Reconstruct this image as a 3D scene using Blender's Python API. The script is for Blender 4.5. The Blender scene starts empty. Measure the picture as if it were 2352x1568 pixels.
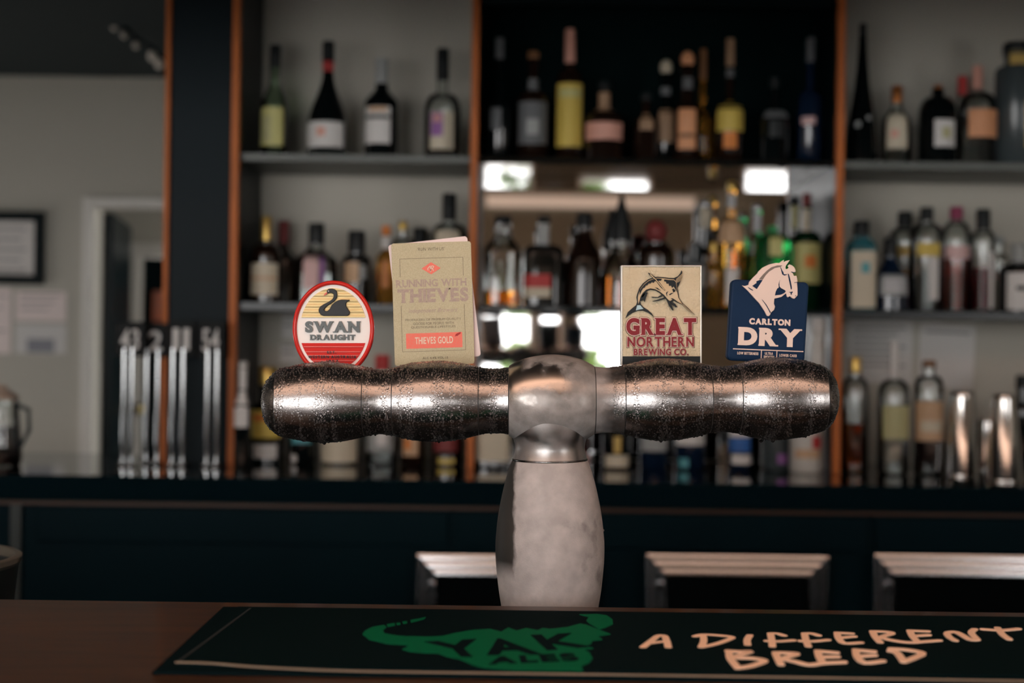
import bpy, math, random
from mathutils import Vector, Matrix
random.seed(7)
S = bpy.context.scene
COL = S.collection
PI = math.pi

# ------------------------------------------------------------------ camera
F = 3267.0                      # focal length in pixels of the 2352 px wide frame
RHO = math.radians(0.75)        # the photographer held the camera slightly rolled
CAMZ = 1.361
cam = bpy.data.objects.new('camera', bpy.data.cameras.new('camera'))
COL.objects.link(cam)
cam.data.sensor_width = 36.0
cam.data.lens = 36.0 * F / 2352.0
cam.matrix_world = Matrix.Translation((0, 0, CAMZ)) @ Matrix.Rotation(PI/2, 4, 'X') @ Matrix.Rotation(RHO, 4, 'Z')
cam.data.clip_start = 0.05
cam.data.dof.use_dof = True
cam.data.dof.focus_distance = 1.485
cam.data.dof.aperture_fstop = 3.5
S.camera = cam

# ------------------------------------------------------------------ world and light
W = bpy.data.worlds.new('overcast_sky'); S.world = W
W.use_nodes = True
bg = W.node_tree.nodes['Background']
bg.inputs[0].default_value = (1.0, 0.985, 0.978, 1)
bg.inputs[1].default_value = 7.2
S.view_settings.view_transform = 'Standard'
S.view_settings.look = 'None'
S.view_settings.exposure = -0.20
S.view_settings.gamma = 1.0
S.view_settings.use_curve_mapping = False
S.cycles.max_bounces = 10
S.cycles.transmission_bounces = 8
S.cycles.transparent_max_bounces = 16
S.cycles.glossy_bounces = 6
S.cycles.diffuse_bounces = 4
S.cycles.sample_clamp_indirect = 6.0
S.cycles.caustics_reflective = False
S.cycles.caustics_refractive = False
S.cycles.use_denoising = True

REAR = -2.5                     # wall with the windows, behind the camera
# window openings in the rear wall: x0, x1, z0, z1
WINDOWS = [(-3.9, -0.42, 0.42, 2.42), (3.3, 4.6, 0.42, 2.42), (-0.23, 0.14, 0.96, 1.60), (0.19, 0.36, 1.20, 1.60),  # right-hand bank is unseen, added to spread the daylight
           (0.47, 1.0, 1.06, 1.60), (1.67, 2.03, 0.98, 1.18)]
for i, (x0, x1, z0, z1) in enumerate(WINDOWS):
    ld = bpy.data.lights.new('window_portal', 'AREA')
    ld.shape = 'RECTANGLE'; ld.size = x1-x0; ld.size_y = z1-z0
    ld.cycles.is_portal = True
    lo = bpy.data.objects.new('window_portal', ld); COL.objects.link(lo)
    lo.location = ((x0+x1)/2, REAR-0.11, (z0+z1)/2)
    lo.rotation_euler = (PI/2, 0, PI)       # emits along +Y
ADDED_SIDEWIN = (4.0, 5.9, 0.45, 1.00)   # unseen low window added to light the passage, left wall: y0, y1, z0, z1
ld = bpy.data.lights.new('window_portal', 'AREA'); ld.shape = 'RECTANGLE'; ld.size = .55; ld.size_y = 1.9; ld.cycles.is_portal = True
lo = bpy.data.objects.new('window_portal', ld); COL.objects.link(lo)
lo.location = (-4.13, 4.95, .725); lo.rotation_euler = (0, -PI/2, 0)
# added warm fill lights, no fixtures, for the front ceiling and rear wall top
for y, x, sx, w in ((-2.36, .5, 2.4, 1.7), (-.8, 0, 6.0, 54.0), (.2, 0, 6.0, 64.0)):
    ld = bpy.data.lights.new('ceiling_fill_light', 'AREA'); ld.shape = 'RECTANGLE'; ld.size = sx; ld.size_y = .12
    ld.energy = w; ld.color = (1, .86, .76)
    lo = bpy.data.objects.new('ceiling_fill_light', ld); COL.objects.link(lo)
    lo.location = (x, y, 2.28 if y < -2 else 2.55); lo.rotation_euler = (PI, 0, 0)

# ------------------------------------------------------------------ pixel helpers
CR, SR = math.cos(RHO), math.sin(RHO)
def uv(px, py):
    u, v = px-1176.0, 784.0-py
    return u*CR - v*SR, u*SR + v*CR
def P(px, py, D):
    u, v = uv(px, py)
    return Vector((u*D/F, D, CAMZ + v*D/F))
def PZ(px, py, z):
    u, v = uv(px, py)
    D = (CAMZ-z)*F/(-v)
    return Vector((u*D/F, D, z))

# ------------------------------------------------------------------ materials
def c(r, g, b):
    f = lambda x: ((x/255)/12.92 if x/255 <= 0.04045 else ((x/255+0.055)/1.055)**2.4)
    return (f(r), f(g), f(b))
_m = {}
def mat(name, col=(.5,.5,.5), rough=.5, metal=0, spec=.5, trans=0, ior=1.45, coat=0, noise=None, bump=None, alpha=1):
    """noise=(scale, colour2, contrast), bump=(scale, strength)"""
    if name in _m: return _m[name]
    m = bpy.data.materials.new(name); m.use_nodes = True
    nt = m.node_tree; b = nt.nodes['Principled BSDF']
    b.inputs['Base Color'].default_value = (*col, 1)
    b.inputs['Roughness'].default_value = rough
    b.inputs['Metallic'].default_value = metal
    b.inputs['Specular IOR Level'].default_value = spec
    b.inputs['Transmission Weight'].default_value = trans
    b.inputs['IOR'].default_value = ior
    b.inputs['Coat Weight'].default_value = coat
    if noise or bump:
        tc = nt.nodes.new('ShaderNodeTexCoord')
    if noise:
        n = nt.nodes.new('ShaderNodeTexNoise'); n.inputs['Scale'].default_value = noise[0]; n.inputs['Detail'].default_value = 6
        r = nt.nodes.new('ShaderNodeValToRGB')
        k = noise[2]
        r.color_ramp.elements[0].position = .5-k; r.color_ramp.elements[1].position = .5+k
        r.color_ramp.elements[0].color = (*col, 1); r.color_ramp.elements[1].color = (*noise[1], 1)
        nt.links.new(tc.outputs['Object'], n.inputs['Vector'])
        nt.links.new(n.outputs['Fac'], r.inputs['Fac'])
        nt.links.new(r.outputs['Color'], b.inputs['Base Color'])
    if bump:
        n2 = nt.nodes.new('ShaderNodeTexNoise'); n2.inputs['Scale'].default_value = bump[0]; n2.inputs['Detail'].default_value = 4
        bp = nt.nodes.new('ShaderNodeBump'); bp.inputs['Strength'].default_value = bump[1]; bp.inputs['Distance'].default_value = .002
        nt.links.new(tc.outputs['Object'], n2.inputs['Vector'])
        nt.links.new(n2.outputs['Fac'], bp.inputs['Height'])
        nt.links.new(bp.outputs['Normal'], b.inputs['Normal'])
    _m[name] = m
    return m

def thin_glass(name, tint=(1,1,1), rough=.02, fac=1.0):
    if name in _m: return _m[name]
    m = bpy.data.materials.new(name); m.use_nodes = True
    nt = m.node_tree; nt.nodes.clear()
    o = nt.nodes.new('ShaderNodeOutputMaterial'); mx = nt.nodes.new('ShaderNodeMixShader')
    t = nt.nodes.new('ShaderNodeBsdfTransparent'); t.inputs[0].default_value = (*tint, 1)
    g = nt.nodes.new('ShaderNodeBsdfGlossy'); g.inputs['Roughness'].default_value = rough
    lw = nt.nodes.new('ShaderNodeFresnel'); lw.inputs['IOR'].default_value = 1.5
    ml = nt.nodes.new('ShaderNodeMath'); ml.operation = 'MULTIPLY'; ml.inputs[1].default_value = 2.3*fac
    nt.links.new(lw.outputs[0], ml.inputs[0]); nt.links.new(ml.outputs[0], mx.inputs[0])
    nt.links.new(t.outputs[0], mx.inputs[1]); nt.links.new(g.outputs[0], mx.inputs[2])
    nt.links.new(mx.outputs[0], o.inputs[0])
    _m[name] = m
    return m

def ramp_wood(name, c1, c2, rough=.3, scale=(1, 14, 14), coat=.3):
    if name in _m: return _m[name]
    m = mat(name, c1, rough, coat=coat)
    nt = m.node_tree; b = nt.nodes['Principled BSDF']
    tc = nt.nodes.new('ShaderNodeTexCoord'); mp = nt.nodes.new('ShaderNodeMapping')
    mp.inputs['Scale'].default_value = scale
    n = nt.nodes.new('ShaderNodeTexNoise'); n.inputs['Scale'].default_value = 6; n.inputs['Detail'].default_value = 9; n.inputs['Distortion'].default_value = .6
    r = nt.nodes.new('ShaderNodeValToRGB')
    r.color_ramp.elements[0].color = (*c1, 1); r.color_ramp.elements[1].color = (*c2, 1)
    r.color_ramp.elements[0].position = .35; r.color_ramp.elements[1].position = .65
    nt.links.new(tc.outputs['Object'], mp.inputs[0]); nt.links.new(mp.outputs[0], n.inputs['Vector'])
    nt.links.new(n.outputs['Fac'], r.inputs[0]); nt.links.new(r.outputs[0], b.inputs['Base Color'])
    return m

# ------------------------------------------------------------------ mesh helpers
class MB:
    def __init__(s): s.v = []; s.f = []; s.sm = []
    def add(s, vs, fs, smooth=False):
        o = len(s.v); s.v += [tuple(p) for p in vs]
        for f in fs: s.f.append([i+o for i in f]); s.sm.append(smooth)
        return s
    def box(s, x0, x1, y0, y1, z0, z1):
        return s.add([(x0,y0,z0),(x1,y0,z0),(x1,y1,z0),(x0,y1,z0),(x0,y0,z1),(x1,y0,z1),(x1,y1,z1),(x0,y1,z1)],
                     [(0,3,2,1),(4,5,6,7),(0,1,5,4),(1,2,6,5),(2,3,7,6),(3,0,4,7)])
    def lathe(s, prof, seg=40, axis='z', org=(0,0,0), closed=True, xs=None, sq=0, depth=1.0):
        """prof: list of (r, h); xs optional slope along axis (dz per unit) for axis x"""
        vs = []; fs = []; n = len(prof)
        for r, h in prof:
            for k in range(seg):
                a = 2*PI*k/seg
                ca, sa = math.cos(a), math.sin(a)
                rr = r
                if sq: rr = r/((abs(ca)**sq+abs(sa)**sq)**(1/sq))
                if axis == 'z': p = (org[0]+rr*ca, org[1]+rr*sa*depth, org[2]+h)
                elif axis == 'x': p = (org[0]+h, org[1]+rr*ca, org[2]+rr*sa+(xs*h if xs else 0))
                else: p = (org[0]+rr*ca, org[1]+h, org[2]-rr*sa)
                vs.append(p)
        for i in range(n-1):
            for k in range(seg):
                k2 = (k+1) % seg
                fs.append((i*seg+k, i*seg+k2, (i+1)*seg+k2, (i+1)*seg+k))
        s.add(vs, fs, True)
        if closed:
            o = len(s.v)-n*seg
            s.f.append([o+k for k in range(seg)][::-1]); s.sm.append(False)
            s.f.append([o+(n-1)*seg+k for k in range(seg)]); s.sm.append(False)
        return s
    def prism(s, pts, y0, y1, plane='xz'):
        """pts: outline in the plane, extruded from y0 (front) to y1"""
        n = len(pts)
        if plane == 'xz': v = [(a, y0, b) for a, b in pts]+[(a, y1, b) for a, b in pts]
        else: v = [(a, b, y0) for a, b in pts]+[(a, b, y1) for a, b in pts]
        fs = [list(range(n)), list(range(n, 2*n))[::-1]]
        fs += [(i, i+n, (i+1) % n+n, (i+1) % n) for i in range(n)]
        return s.add(v, fs)
    def tube(s, pts, r, seg=10):
        pts = [Vector(p) for p in pts]
        vs = []; fs = []; n = len(pts)
        rr = r if isinstance(r, (list, tuple)) else [r]*n
        for i, p in enumerate(pts):
            t = (pts[min(i+1, n-1)]-pts[max(i-1, 0)]).normalized()
            up = Vector((0,0,1)) if abs(t.z) < .95 else Vector((0,1,0))
            a = t.cross(up).normalized(); b = t.cross(a)
            for k in range(seg):
                q = p + (a*math.cos(2*PI*k/seg)+b*math.sin(2*PI*k/seg))*rr[i]
                vs.append(q)
        for i in range(n-1):
            for k in range(seg):
                fs.append((i*seg+k, i*seg+(k+1) % seg, (i+1)*seg+(k+1) % seg, (i+1)*seg+k))
        s.add(vs, fs, True)
        o = len(s.v)-n*seg
        s.f.append([o+k for k in range(seg)]); s.sm.append(False)
        s.f.append([o+(n-1)*seg+k for k in range(seg)][::-1]); s.sm.append(False)
        return s
    def ball(s, c0, r, seg=14, sx=1, sy=1, sz=1):
        n = seg//2
        prof = [(max(1e-5, r*math.sin(PI*i/n)), -r*math.cos(PI*i/n)) for i in range(n+1)]
        vs = []; fs = []
        for rr, h in prof:
            for k in range(seg):
                a = 2*PI*k/seg
                vs.append((c0[0]+rr*math.cos(a)*sx, c0[1]+rr*math.sin(a)*sy, c0[2]+h*sz))
        for i in range(n):
            for k in range(seg):
                fs.append((i*seg+k, i*seg+(k+1) % seg, (i+1)*seg+(k+1) % seg, (i+1)*seg+k))
        return s.add(vs, fs, True)
    def build(s, name, m, parent=None, bevel=0, loc=None):
        me = bpy.data.meshes.new(name)
        me.from_pydata(s.v, [], s.f); me.update()
        me.polygons.foreach_set('use_smooth', s.sm)
        if any(s.sm): me.set_sharp_from_angle(angle=math.radians(40))
        me.materials.append(m)
        o = bpy.data.objects.new(name, me); COL.objects.link(o)
        if parent: o.parent = parent
        if loc: o.location = loc
        if bevel:
            b = o.modifiers.new('bevel', 'BEVEL'); b.width = bevel; b.segments = 2; b.limit_method = 'ANGLE'
        return o

def tag(o, label, cat, group=None):
    o['label'] = label; o['category'] = cat
    if group: o['group'] = group
    return o
def thing(name, label, cat, loc=(0,0,0), group=None, rot=None):
    o = bpy.data.objects.new(name, None); COL.objects.link(o)
    o.empty_display_size = .03
    o.location = loc
    if rot: o.rotation_euler = rot
    return tag(o, label, cat, group)
def struct(name, mb, m, bevel=0):
    o = mb.build(name, m, bevel=bevel); o['kind'] = 'structure'
    return o

# ---- lettering ---------------------------------------------------------------
_gl = {}
def glyph(ch, off):
    if (ch, off) in _gl: return _gl[(ch, off)]
    cu = bpy.data.curves.new('glyph', 'FONT'); cu.body = ch; cu.offset = off; cu.resolution_u = 5
    cu.fill_mode = 'FRONT'
    ob = bpy.data.objects.new('glyph', cu); COL.objects.link(ob)
    dg = bpy.context.evaluated_depsgraph_get(); dg.update()
    me = bpy.data.meshes.new_from_object(ob.evaluated_get(dg))
    vs = [(v.co.x, v.co.y) for v in me.vertices]; fs = [list(p.vertices) for p in me.polygons]
    bpy.data.objects.remove(ob); bpy.data.curves.remove(cu); bpy.data.meshes.remove(me)
    _gl[(ch, off)] = (vs, fs)
    return vs, fs
SER = {'A': [(.07,'b'),(.93,'b')], 'N': [(.1,'t'),(.9,'t'),(.1,'b')], 'W': [(.07,'t'),(.93,'t'),(.5,'t')],
       'H': [(.1,'t'),(.1,'b'),(.9,'t'),(.9,'b')], 'T': [(.5,'b')], 'I': [(.5,'t'),(.5,'b')], 'E': [(.1,'t'),(.1,'b')],
       'R': [(.1,'b'),(.1,'t'),(.94,'b')], 'D': [(.1,'t'),(.1,'b')], 'U': [(.1,'t'),(.9,'t')], 'V': [(.07,'t'),(.93,'t')],
       'Y': [(.07,'t'),(.93,'t'),(.5,'b')], 'B': [(.1,'t'),(.1,'b')], 'K': [(.1,'t'),(.1,'b'),(.9,'t'),(.93,'b')],
       'L': [(.1,'t'),(.1,'b')], 'G': [(.85,'m')], 'P': [(.1,'t'),(.1,'b')], 'M': [(.1,'b'),(.9,'b'),(.08,'t'),(.92,'t')]}
def letters(s, off=0.0, gap=.1, serif=0.0, serif_h=.07, grow=0.0):
    """flat glyph polygons in a unit box, as verts and faces"""
    V = []; Fc = []; x = 0; lev = []; BB = []
    for ch in s:
        if ch == ' ': x += .32; continue
        vs, fs = glyph(ch, off)
        mnx = min(p[0] for p in vs); mxx = max(p[0] for p in vs)
        mny = min(p[1] for p in vs); mxy = max(p[1] for p in vs)
        o = len(V); bx0 = x; bx1 = x+mxx-mnx
        if grow: vs, fs = glyph(ch, off+grow)
        BB.append((bx0, bx1, mny, mxy))
        lev += [1.0]*len(vs); V += [(p[0]-mnx+x, p[1]) for p in vs]; Fc += [[i+o for i in f] for f in fs]
        if serif and ch in SER:
            H = mxy-mny
            for cx, w in SER[ch]:
                X = x+cx*(mxx-mnx); hw = serif*H+grow
                if w == 't': a, b = mxy-serif_h*H, mxy
                elif w == 'b': a, b = mny, mny+serif_h*H
                else: a, b = mny+.42*H, mny+.5*H
                a -= grow; b += grow
                lev += [.96]*4; o = len(V); V += [(X-hw, a), (X+hw, a), (X+hw, b), (X-hw, b)]; Fc.append([o, o+1, o+2, o+3])
        x += mxx-mnx+gap
    x0 = min(q[0] for q in BB); x1 = max(q[1] for q in BB); y0 = min(q[2] for q in BB); y1 = max(q[3] for q in BB)
    return [((p[0]-x0)/(x1-x0), (p[1]-y0)/(y1-y0), l) for p, l in zip(V, lev)], Fc
def extrude2d(mb, V, Fc, fn, d0, d1):
    """V in 2d; fn(x, y, d) -> 3d point; d0 = surface, d1 = raised height"""
    n = len(V); edges = {}
    for f in Fc:
        for a, b in zip(f, f[1:]+f[:1]):
            edges[(a, b)] = 1
    pts = [fn(p[0], p[1], d0+(d1-d0)*(p[2] if len(p) > 2 else 1)) for p in V]+[fn(p[0], p[1], d0) for p in V]
    fs = [list(f) for f in Fc]
    for (a, b) in edges:
        if (b, a) not in edges: fs.append([a, a+n, b+n, b])
    mb.add(pts, fs)
def text_on(mb, s, x0, z0, x1, z1, yf, th=.0006, rot=0, shear=0, arch=0, **kw):
    """lettering in the local xz plane in front of y=yf (towards -y), box x0..x1, z0..z1"""
    V, Fc = letters(s, **kw)
    cx, cz = (x0+x1)/2, (z0+z1)/2
    cr, sr = math.cos(rot), math.sin(rot)
    def fn(u, v, d):
        x = (x0+(x1-x0)*u) - cx; z = (z0+(z1-z0)*v) - cz
        x += shear*z; z += arch*(1-(2*u-1)**2)
        return (cx+x*cr-z*sr, yf-d, cz+x*sr+z*cr)
    extrude2d(mb, V, Fc, fn, 0, th)
def ribbon(pts, w):
    """2d polyline -> one clean strip (verts, faces) with round ends"""
    P2 = [Vector(p) for p in pts]; n = len(P2)
    Lf = []; Rt = []
    for i, p in enumerate(P2):
        d = (P2[min(i+1, n-1)]-P2[max(i-1, 0)])
        d = d.normalized() if d.length > 1e-9 else Vector((1, 0))
        nn = Vector((-d.y, d.x))*w/2
        Lf.append(tuple(p+nn)); Rt.append(tuple(p-nn))
    V = Lf+Rt
    Fc = [[i, n+i, n+i+1, i+1] for i in range(n-1)]
    for end, (a, b) in ((0, (0, n)), (n-1, (2*n-1, n-1))):
        ctr = P2[end]; r0 = Vector(V[a])-ctr
        cap = [a]
        for k in range(1, 6):
            t = PI*k/6
            q = ctr+Vector((r0.x*math.cos(t)-r0.y*math.sin(t), r0.x*math.sin(t)+r0.y*math.cos(t)))
            cap.append(len(V)); V.append(tuple(q))
        cap.append(b); Fc.append(cap)
    return V, Fc
def smooth_pts(pts, n=5, closed=True):
    """Catmull-Rom through the points"""
    out = []; m = len(pts)
    rng = range(m) if closed else range(m-1)
    for i in rng:
        if closed: p0, p1, p2, p3 = pts[(i-1) % m], pts[i], pts[(i+1) % m], pts[(i+2) % m]
        else: p0, p1, p2, p3 = pts[max(i-1,0)], pts[i], pts[i+1], pts[min(i+2,m-1)]
        for k in range(n):
            t = k/n
            out.append(tuple(.5*((2*p1[j])+(-p0[j]+p2[j])*t+(2*p0[j]-5*p1[j]+4*p2[j]-p3[j])*t*t+(-p0[j]+3*p1[j]-3*p2[j]+p3[j])*t**3) for j in (0,1)))
    if not closed: out.append(tuple(pts[-1]))
    return out

# ================================================================== THE ROOM
WB = 3.95                        # wall behind the shelves
FAR = 6.2                        # wall of the passage on the left
m_wall = mat('painted_wall', (.56,.53,.46), .75, noise=(1.2, (.52,.49,.42), .3))
m_farwall = mat('pale_painted_wall', (.55,.52,.45), .75, noise=(1.2, (.52,.49,.42), .3))
m_ceil_dark = mat('dark_ceiling', (.015,.026,.028), .8)
m_ceil = mat('warm_ceiling', (.66,.46,.36), .7)
m_floor = mat('dark_floor', (.05,.04,.035), .4, noise=(5, (.035,.03,.028), .2))
m_white = mat('white_architrave', (.80,.76,.70), .45)
m_dark = mat('black_panel', c(6,20,23), .4, spec=.15)

def wall_y(name, y0, y1, x0, x1, z0, z1, holes, m):
    """wall slab facing y with rectangular openings"""
    mb = MB()
    xs = sorted(set([x0, x1]+[h[0] for h in holes]+[h[1] for h in holes]))
    zs = sorted(set([z0, z1]+[h[2] for h in holes]+[h[3] for h in holes]))
    for i in range(len(xs)-1):
        for j in range(len(zs)-1):
            cx, cz = (xs[i]+xs[i+1])/2, (zs[j]+zs[j+1])/2
            if any(h[0] < cx < h[1] and h[2] < cz < h[3] for h in holes): continue
            mb.box(xs[i], xs[i+1], y0, y1, zs[j], zs[j+1])
    return struct(name, mb, m)
m_rear = mat('brown_wall', c(100,98,86), .7)
struct('shade_board', MB().box(-4.0, 4.8, 2.46, 2.50, 2.005, 2.49), m_ceil_dark)  # unseen board added to shade the tops of the back walls
wall_y('wall_rear', REAR-.12, REAR, -4.0, 4.9, 0, 2.95, WINDOWS, m_rear)
for i, (x0, x1, z0, z1) in enumerate(WINDOWS):
    mb = MB(); t = .025
    mb.box(x0, x0+t, REAR-.1, REAR+.01, z0, z1).box(x1-t, x1, REAR-.1, REAR+.01, z0, z1)
    mb.box(x0+t, x1-t, REAR-.1, REAR+.01, z0, z0+t).box(x0+t, x1-t, REAR-.1, REAR+.01, z1-t, z1)
    if x1-x0 > 1.5:
        for k in (1, 2): mb.box(x0+(x1-x0)*k/3-.02, x0+(x1-x0)*k/3+.02, REAR-.09, REAR, z0+t, z1-t)
    struct('window_%d' % (i+1), mb, m_white)
struct('wall_right', MB().box(4.8, 4.92, REAR, WB+.2, 0, 2.95), m_wall)
y0, y1, z0, z1 = ADDED_SIDEWIN
struct('wall_left', MB().box(-4.12, -4.0, REAR, y0, 0, 2.95).box(-4.12, -4.0, y1, 8.2, 0, 2.95).box(-4.12, -4.0, y0, y1, 0, z0).box(-4.12, -4.0, y0, y1, z1, 2.95), m_wall)
mb = MB().box(-4.1, -3.99, y0, y0+.03, z0, z1).box(-4.1, -3.99, y1-.03, y1, z0, z1).box(-4.1, -3.99, y0+.03, y1-.03, z0, z0+.03).box(-4.1, -3.99, y0+.03, y1-.03, z1-.03, z1)
struct('window_%d' % (len(WINDOWS)+1), mb, m_white)  # unseen, added to brighten the passage wall
struct('floor', MB().box(-4.1, 4.9, REAR-.1, 8.2, -.1, 0), m_floor)
mb = MB().box(-4.1, 4.9, REAR-.12, .75, 2.85, 2.95)
struct('ceiling', mb, m_ceil)
struct('trim_1', MB().box(-4.1, 4.9, .75, 8.2, 2.49, 2.95), m_ceil_dark)
XP0 = P(384, 784, 3.64).x; XP1 = P(538, 784, 3.64).x     # end panel of the shelving
struct('trim_4', MB().box(-.2, 1.32, REAR, REAR+.03, 2.34, 2.43), m_white)
struct('wall_back', MB().box(XP0+.02, 4.8, WB, WB+.14, 0, 2.49), m_wall)
# passage on the left, its doorway and the room beyond
dx0 = P(213, 784, FAR).x; dx1 = dx0+.86
dz1 = P(280, 478, FAR).z
wall_y('wall_far', FAR, FAR+.12, -4.0, .4, 0, 2.49, [(dx0, dx1, 0, dz1)], m_farwall)
struct('wall_passage', MB().box(.3, .42, WB+.14, FAR, 0, 2.49), m_wall)
mb = MB(); t = .046
mb.box(dx0-t, dx0, FAR-.022, FAR, 0, dz1+t).box(dx1, dx1+t, FAR-.022, FAR, 0, dz1+t).box(dx0, dx1, FAR-.022, FAR, dz1, dz1+t)
struct('trim_2', mb, m_white, bevel=.006)
INN = 7.7
ix0 = P(322, 784, INN).x; ix1 = ix0+.8; iz1 = P(340, 590, INN).z
wall_y('wall_inner', INN, INN+.1, -4.0, .4, 0, 2.49, [(ix0, ix1, 0, iz1)], m_farwall)
mb = MB(); t = .075
mb.box(ix0-t, ix0, INN-.02, INN, 0, iz1+t).box(ix1, ix1+t, INN-.02, INN, 0, iz1+t).box(ix0, ix1, INN-.02, INN, iz1, iz1+t)
struct('trim_3', mb, m_white, bevel=.006)
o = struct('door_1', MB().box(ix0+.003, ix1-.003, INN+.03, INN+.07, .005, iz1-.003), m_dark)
# open door leaf swung into the inner room, seen edge on as the dark upright in the doorway
a = PI/2+.165
leaf = MB().box(0, .82, 0, .04, .005, dz1-.01)
o = leaf.build('door_2', m_dark, loc=(dx0+.045, FAR+.13, 0)); o.rotation_euler = (0, 0, a); o['kind'] = 'structure'
MB().ball((.76, -.05, 1.0), .03).build('door_handle', mat('brass_handle', (.5,.4,.2), .3, metal=1), o)

# outdoor shrubs seen through the low windows, in the mirror
m_leaf = mat('shrub_leaf', (.22,.34,.08), .6, noise=(14, (.08,.16,.03), .15))
def shrub(x, y, h, r, label):
    t = thing('shrub', label, 'shrub', (x, y, 0), 'shrubs outside the low windows')
    mb = MB()
    for k in range(170):
        a = random.uniform(0, 2*PI); zz = random.uniform(.15, 1)
        rr = r*math.sin(zz*2.6+.2)*random.uniform(.5, 1)
        mb.ball((rr*math.cos(a), rr*math.sin(a), h*zz), random.uniform(.04,.09), 6, sz=.6)
    mb.build('foliage', m_leaf, t)
    MB().tube([(0,0,0),(0,0,h*.5)], .025, 8).build('stem', mat('shrub_stem', (.1,.06,.03), .8), t)
shrub(.06, -3.5, 1.36, .17, 'round green shrub outside the low window left of centre')
shrub(.62, -3.6, 1.3, .22, 'wider green shrub outside the low window right of centre')

# ================================================================== BACK COUNTER AND SHELVING
CZ = 1.037                       # back counter top
m_slab = mat('black_laminate_top', c(9,27,33), .06, spec=.75, coat=.3)
m_navy = mat('blue_black_cabinet', c(2,30,38), .5, spec=.08, noise=(3, c(2,25,33), .2))
m_bronze = mat('brown_trim_strip', c(70,48,34), .35)
m_alu = mat('brushed_aluminium', (.66,.67,.69), .2, metal=1)
bcx0, bcx1 = -2.6, 2.6
bc = thing('back_counter', 'long blue-black back bar counter with a glossy black top under the shelves', 'counter', (0, 3.3, 0))
CF = 3.30
mb = MB().box(bcx0, bcx1, 0, WB-CF-.002, .977, CZ)
mb.build('counter_top', m_slab, bc, bevel=.004)
MB().box(bcx0, bcx1, .012, .03, .967, .977).build('trim_strip', m_bronze, bc)
MB().box(bcx0, bcx1, .035, WB-CF-.002, .0, .967).build('cabinet_body', m_navy, bc)
xl = P(35, 1220, 3.32).x
MB().box(xl-.012, xl+.012, .02, .034, .1, .966).build('upright_strip', mat('grey_edge_strip', c(52,60,60), .4), bc)
for k in range(4):
    xx = xl+.05+k*.98
    MB().box(xx, xx+.96, .022, .034, .88, .962).build('fascia_panel', m_navy, bc, bevel=.003)

# under-counter refrigerators with aluminium door frames
m_fglass = mat('dark_fridge_glass', (.004,.006,.007), .05, spec=.5)
def fridge(pxl, pxr, label):
    Yd = 3.30
    z1 = P((pxl+pxr)/2, 1274, Yd).z
    x0 = P(pxl, 1280, Yd).x; x1 = P(pxr, 1280, Yd).x
    t = thing('bar_fridge', label, 'fridge', ((x0+x1)/2, Yd, 0), 'fridges under the back counter')
    hw = (x1-x0)/2; z0 = .12
    # frame of three rounded ribs running round the door, mitred at the corners
    prof = [(0, 0)]
    for a, b, d in ((0, .018, .010), (.027, .047, .016), (.056, .074, .012)):
        for k in range(7):                       # gently bowed face, steeper towards the outside
            q = k/6
            prof.append((a+(b-a)*q, d+(b-a)*(.27*q-.08*q*q)))
        prof += [(b+.0006, d-.008), (b+.0075, d-.009)]
    prof.append((.0785, 0))
    prof = [(a*.62, d*.75) for a, d in prof]
    mb = MB(); vs = []; fs = []; m = len(prof)
    cs = ((-1, 0), (1, 0), (1, 1), (-1, 1))
    for k in range(4):
        o = len(vs)
        for sx, sz in (cs[k], cs[(k+1) % 4]):
            for a, d in prof: vs.append((sx*(hw-a), -d, (z1-a) if sz else (z0+a)))
        for q in range(m-1): fs.append((o+q, o+m+q, o+m+q+1, o+q+1))
    mb.add(vs, fs, True)
    mb.build('door_frame', m_alu, t)
    MB().box(-hw+.045, hw-.045, -.003, .012, z0+.045, z1-.045).build('door_glass', m_fglass, t)
    MB().box(-hw+.01, hw-.01, .0, .034, z0, z1).build('door_back', m_dark, t)
    MB().lathe([(.004,0),(.012,0),(.012,.004),(.003,.006)], 16, 'y', (-hw+.03, -.02, z1-.075)).build('hinge_cap', m_alu, t)
    return t
fridge(958, 1376, 'aluminium framed bar fridge partly hidden behind the frosted column')
fridge(1484, 1902, 'aluminium framed bar fridge just right of the frosted column')
fridge(2006, 2424, 'aluminium framed bar fridge at the right edge of the view')

# shelving
m_post = mat('copper_brown_timber', c(206,116,58), .5, spec=.3, noise=(8, c(178,98,48), .25))
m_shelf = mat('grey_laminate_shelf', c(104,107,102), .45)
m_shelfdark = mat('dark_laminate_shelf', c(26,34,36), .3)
m_mirror = mat('mirror_silver', (.86,.86,.86), .02, metal=1)
m_panel = mat('charcoal_panel', c(23,33,38), .5, spec=.12)
sh = thing('back_bar_shelving', 'dark back bar shelving with copper-brown edge strips and a mirrored centre bay', 'shelving', (0, 3.62, CZ))
def rel(x, y, z): return (x, y-3.62, z-CZ)
TOPZ = 2.485-CZ
PY0, PY1 = 3.60, 3.62
def post(px, w=.019):
    x = P(px, 784, 3.61).x
    MB().box(x-w/2, x+w/2, -.015, .012, 0, TOPZ).build('edge_strip', m_post, sh, bevel=.003)
    return x
x_a = post(378, .013); x_b = post(534); x_c = post(1083.5); x_d = post(1924.5)
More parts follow.
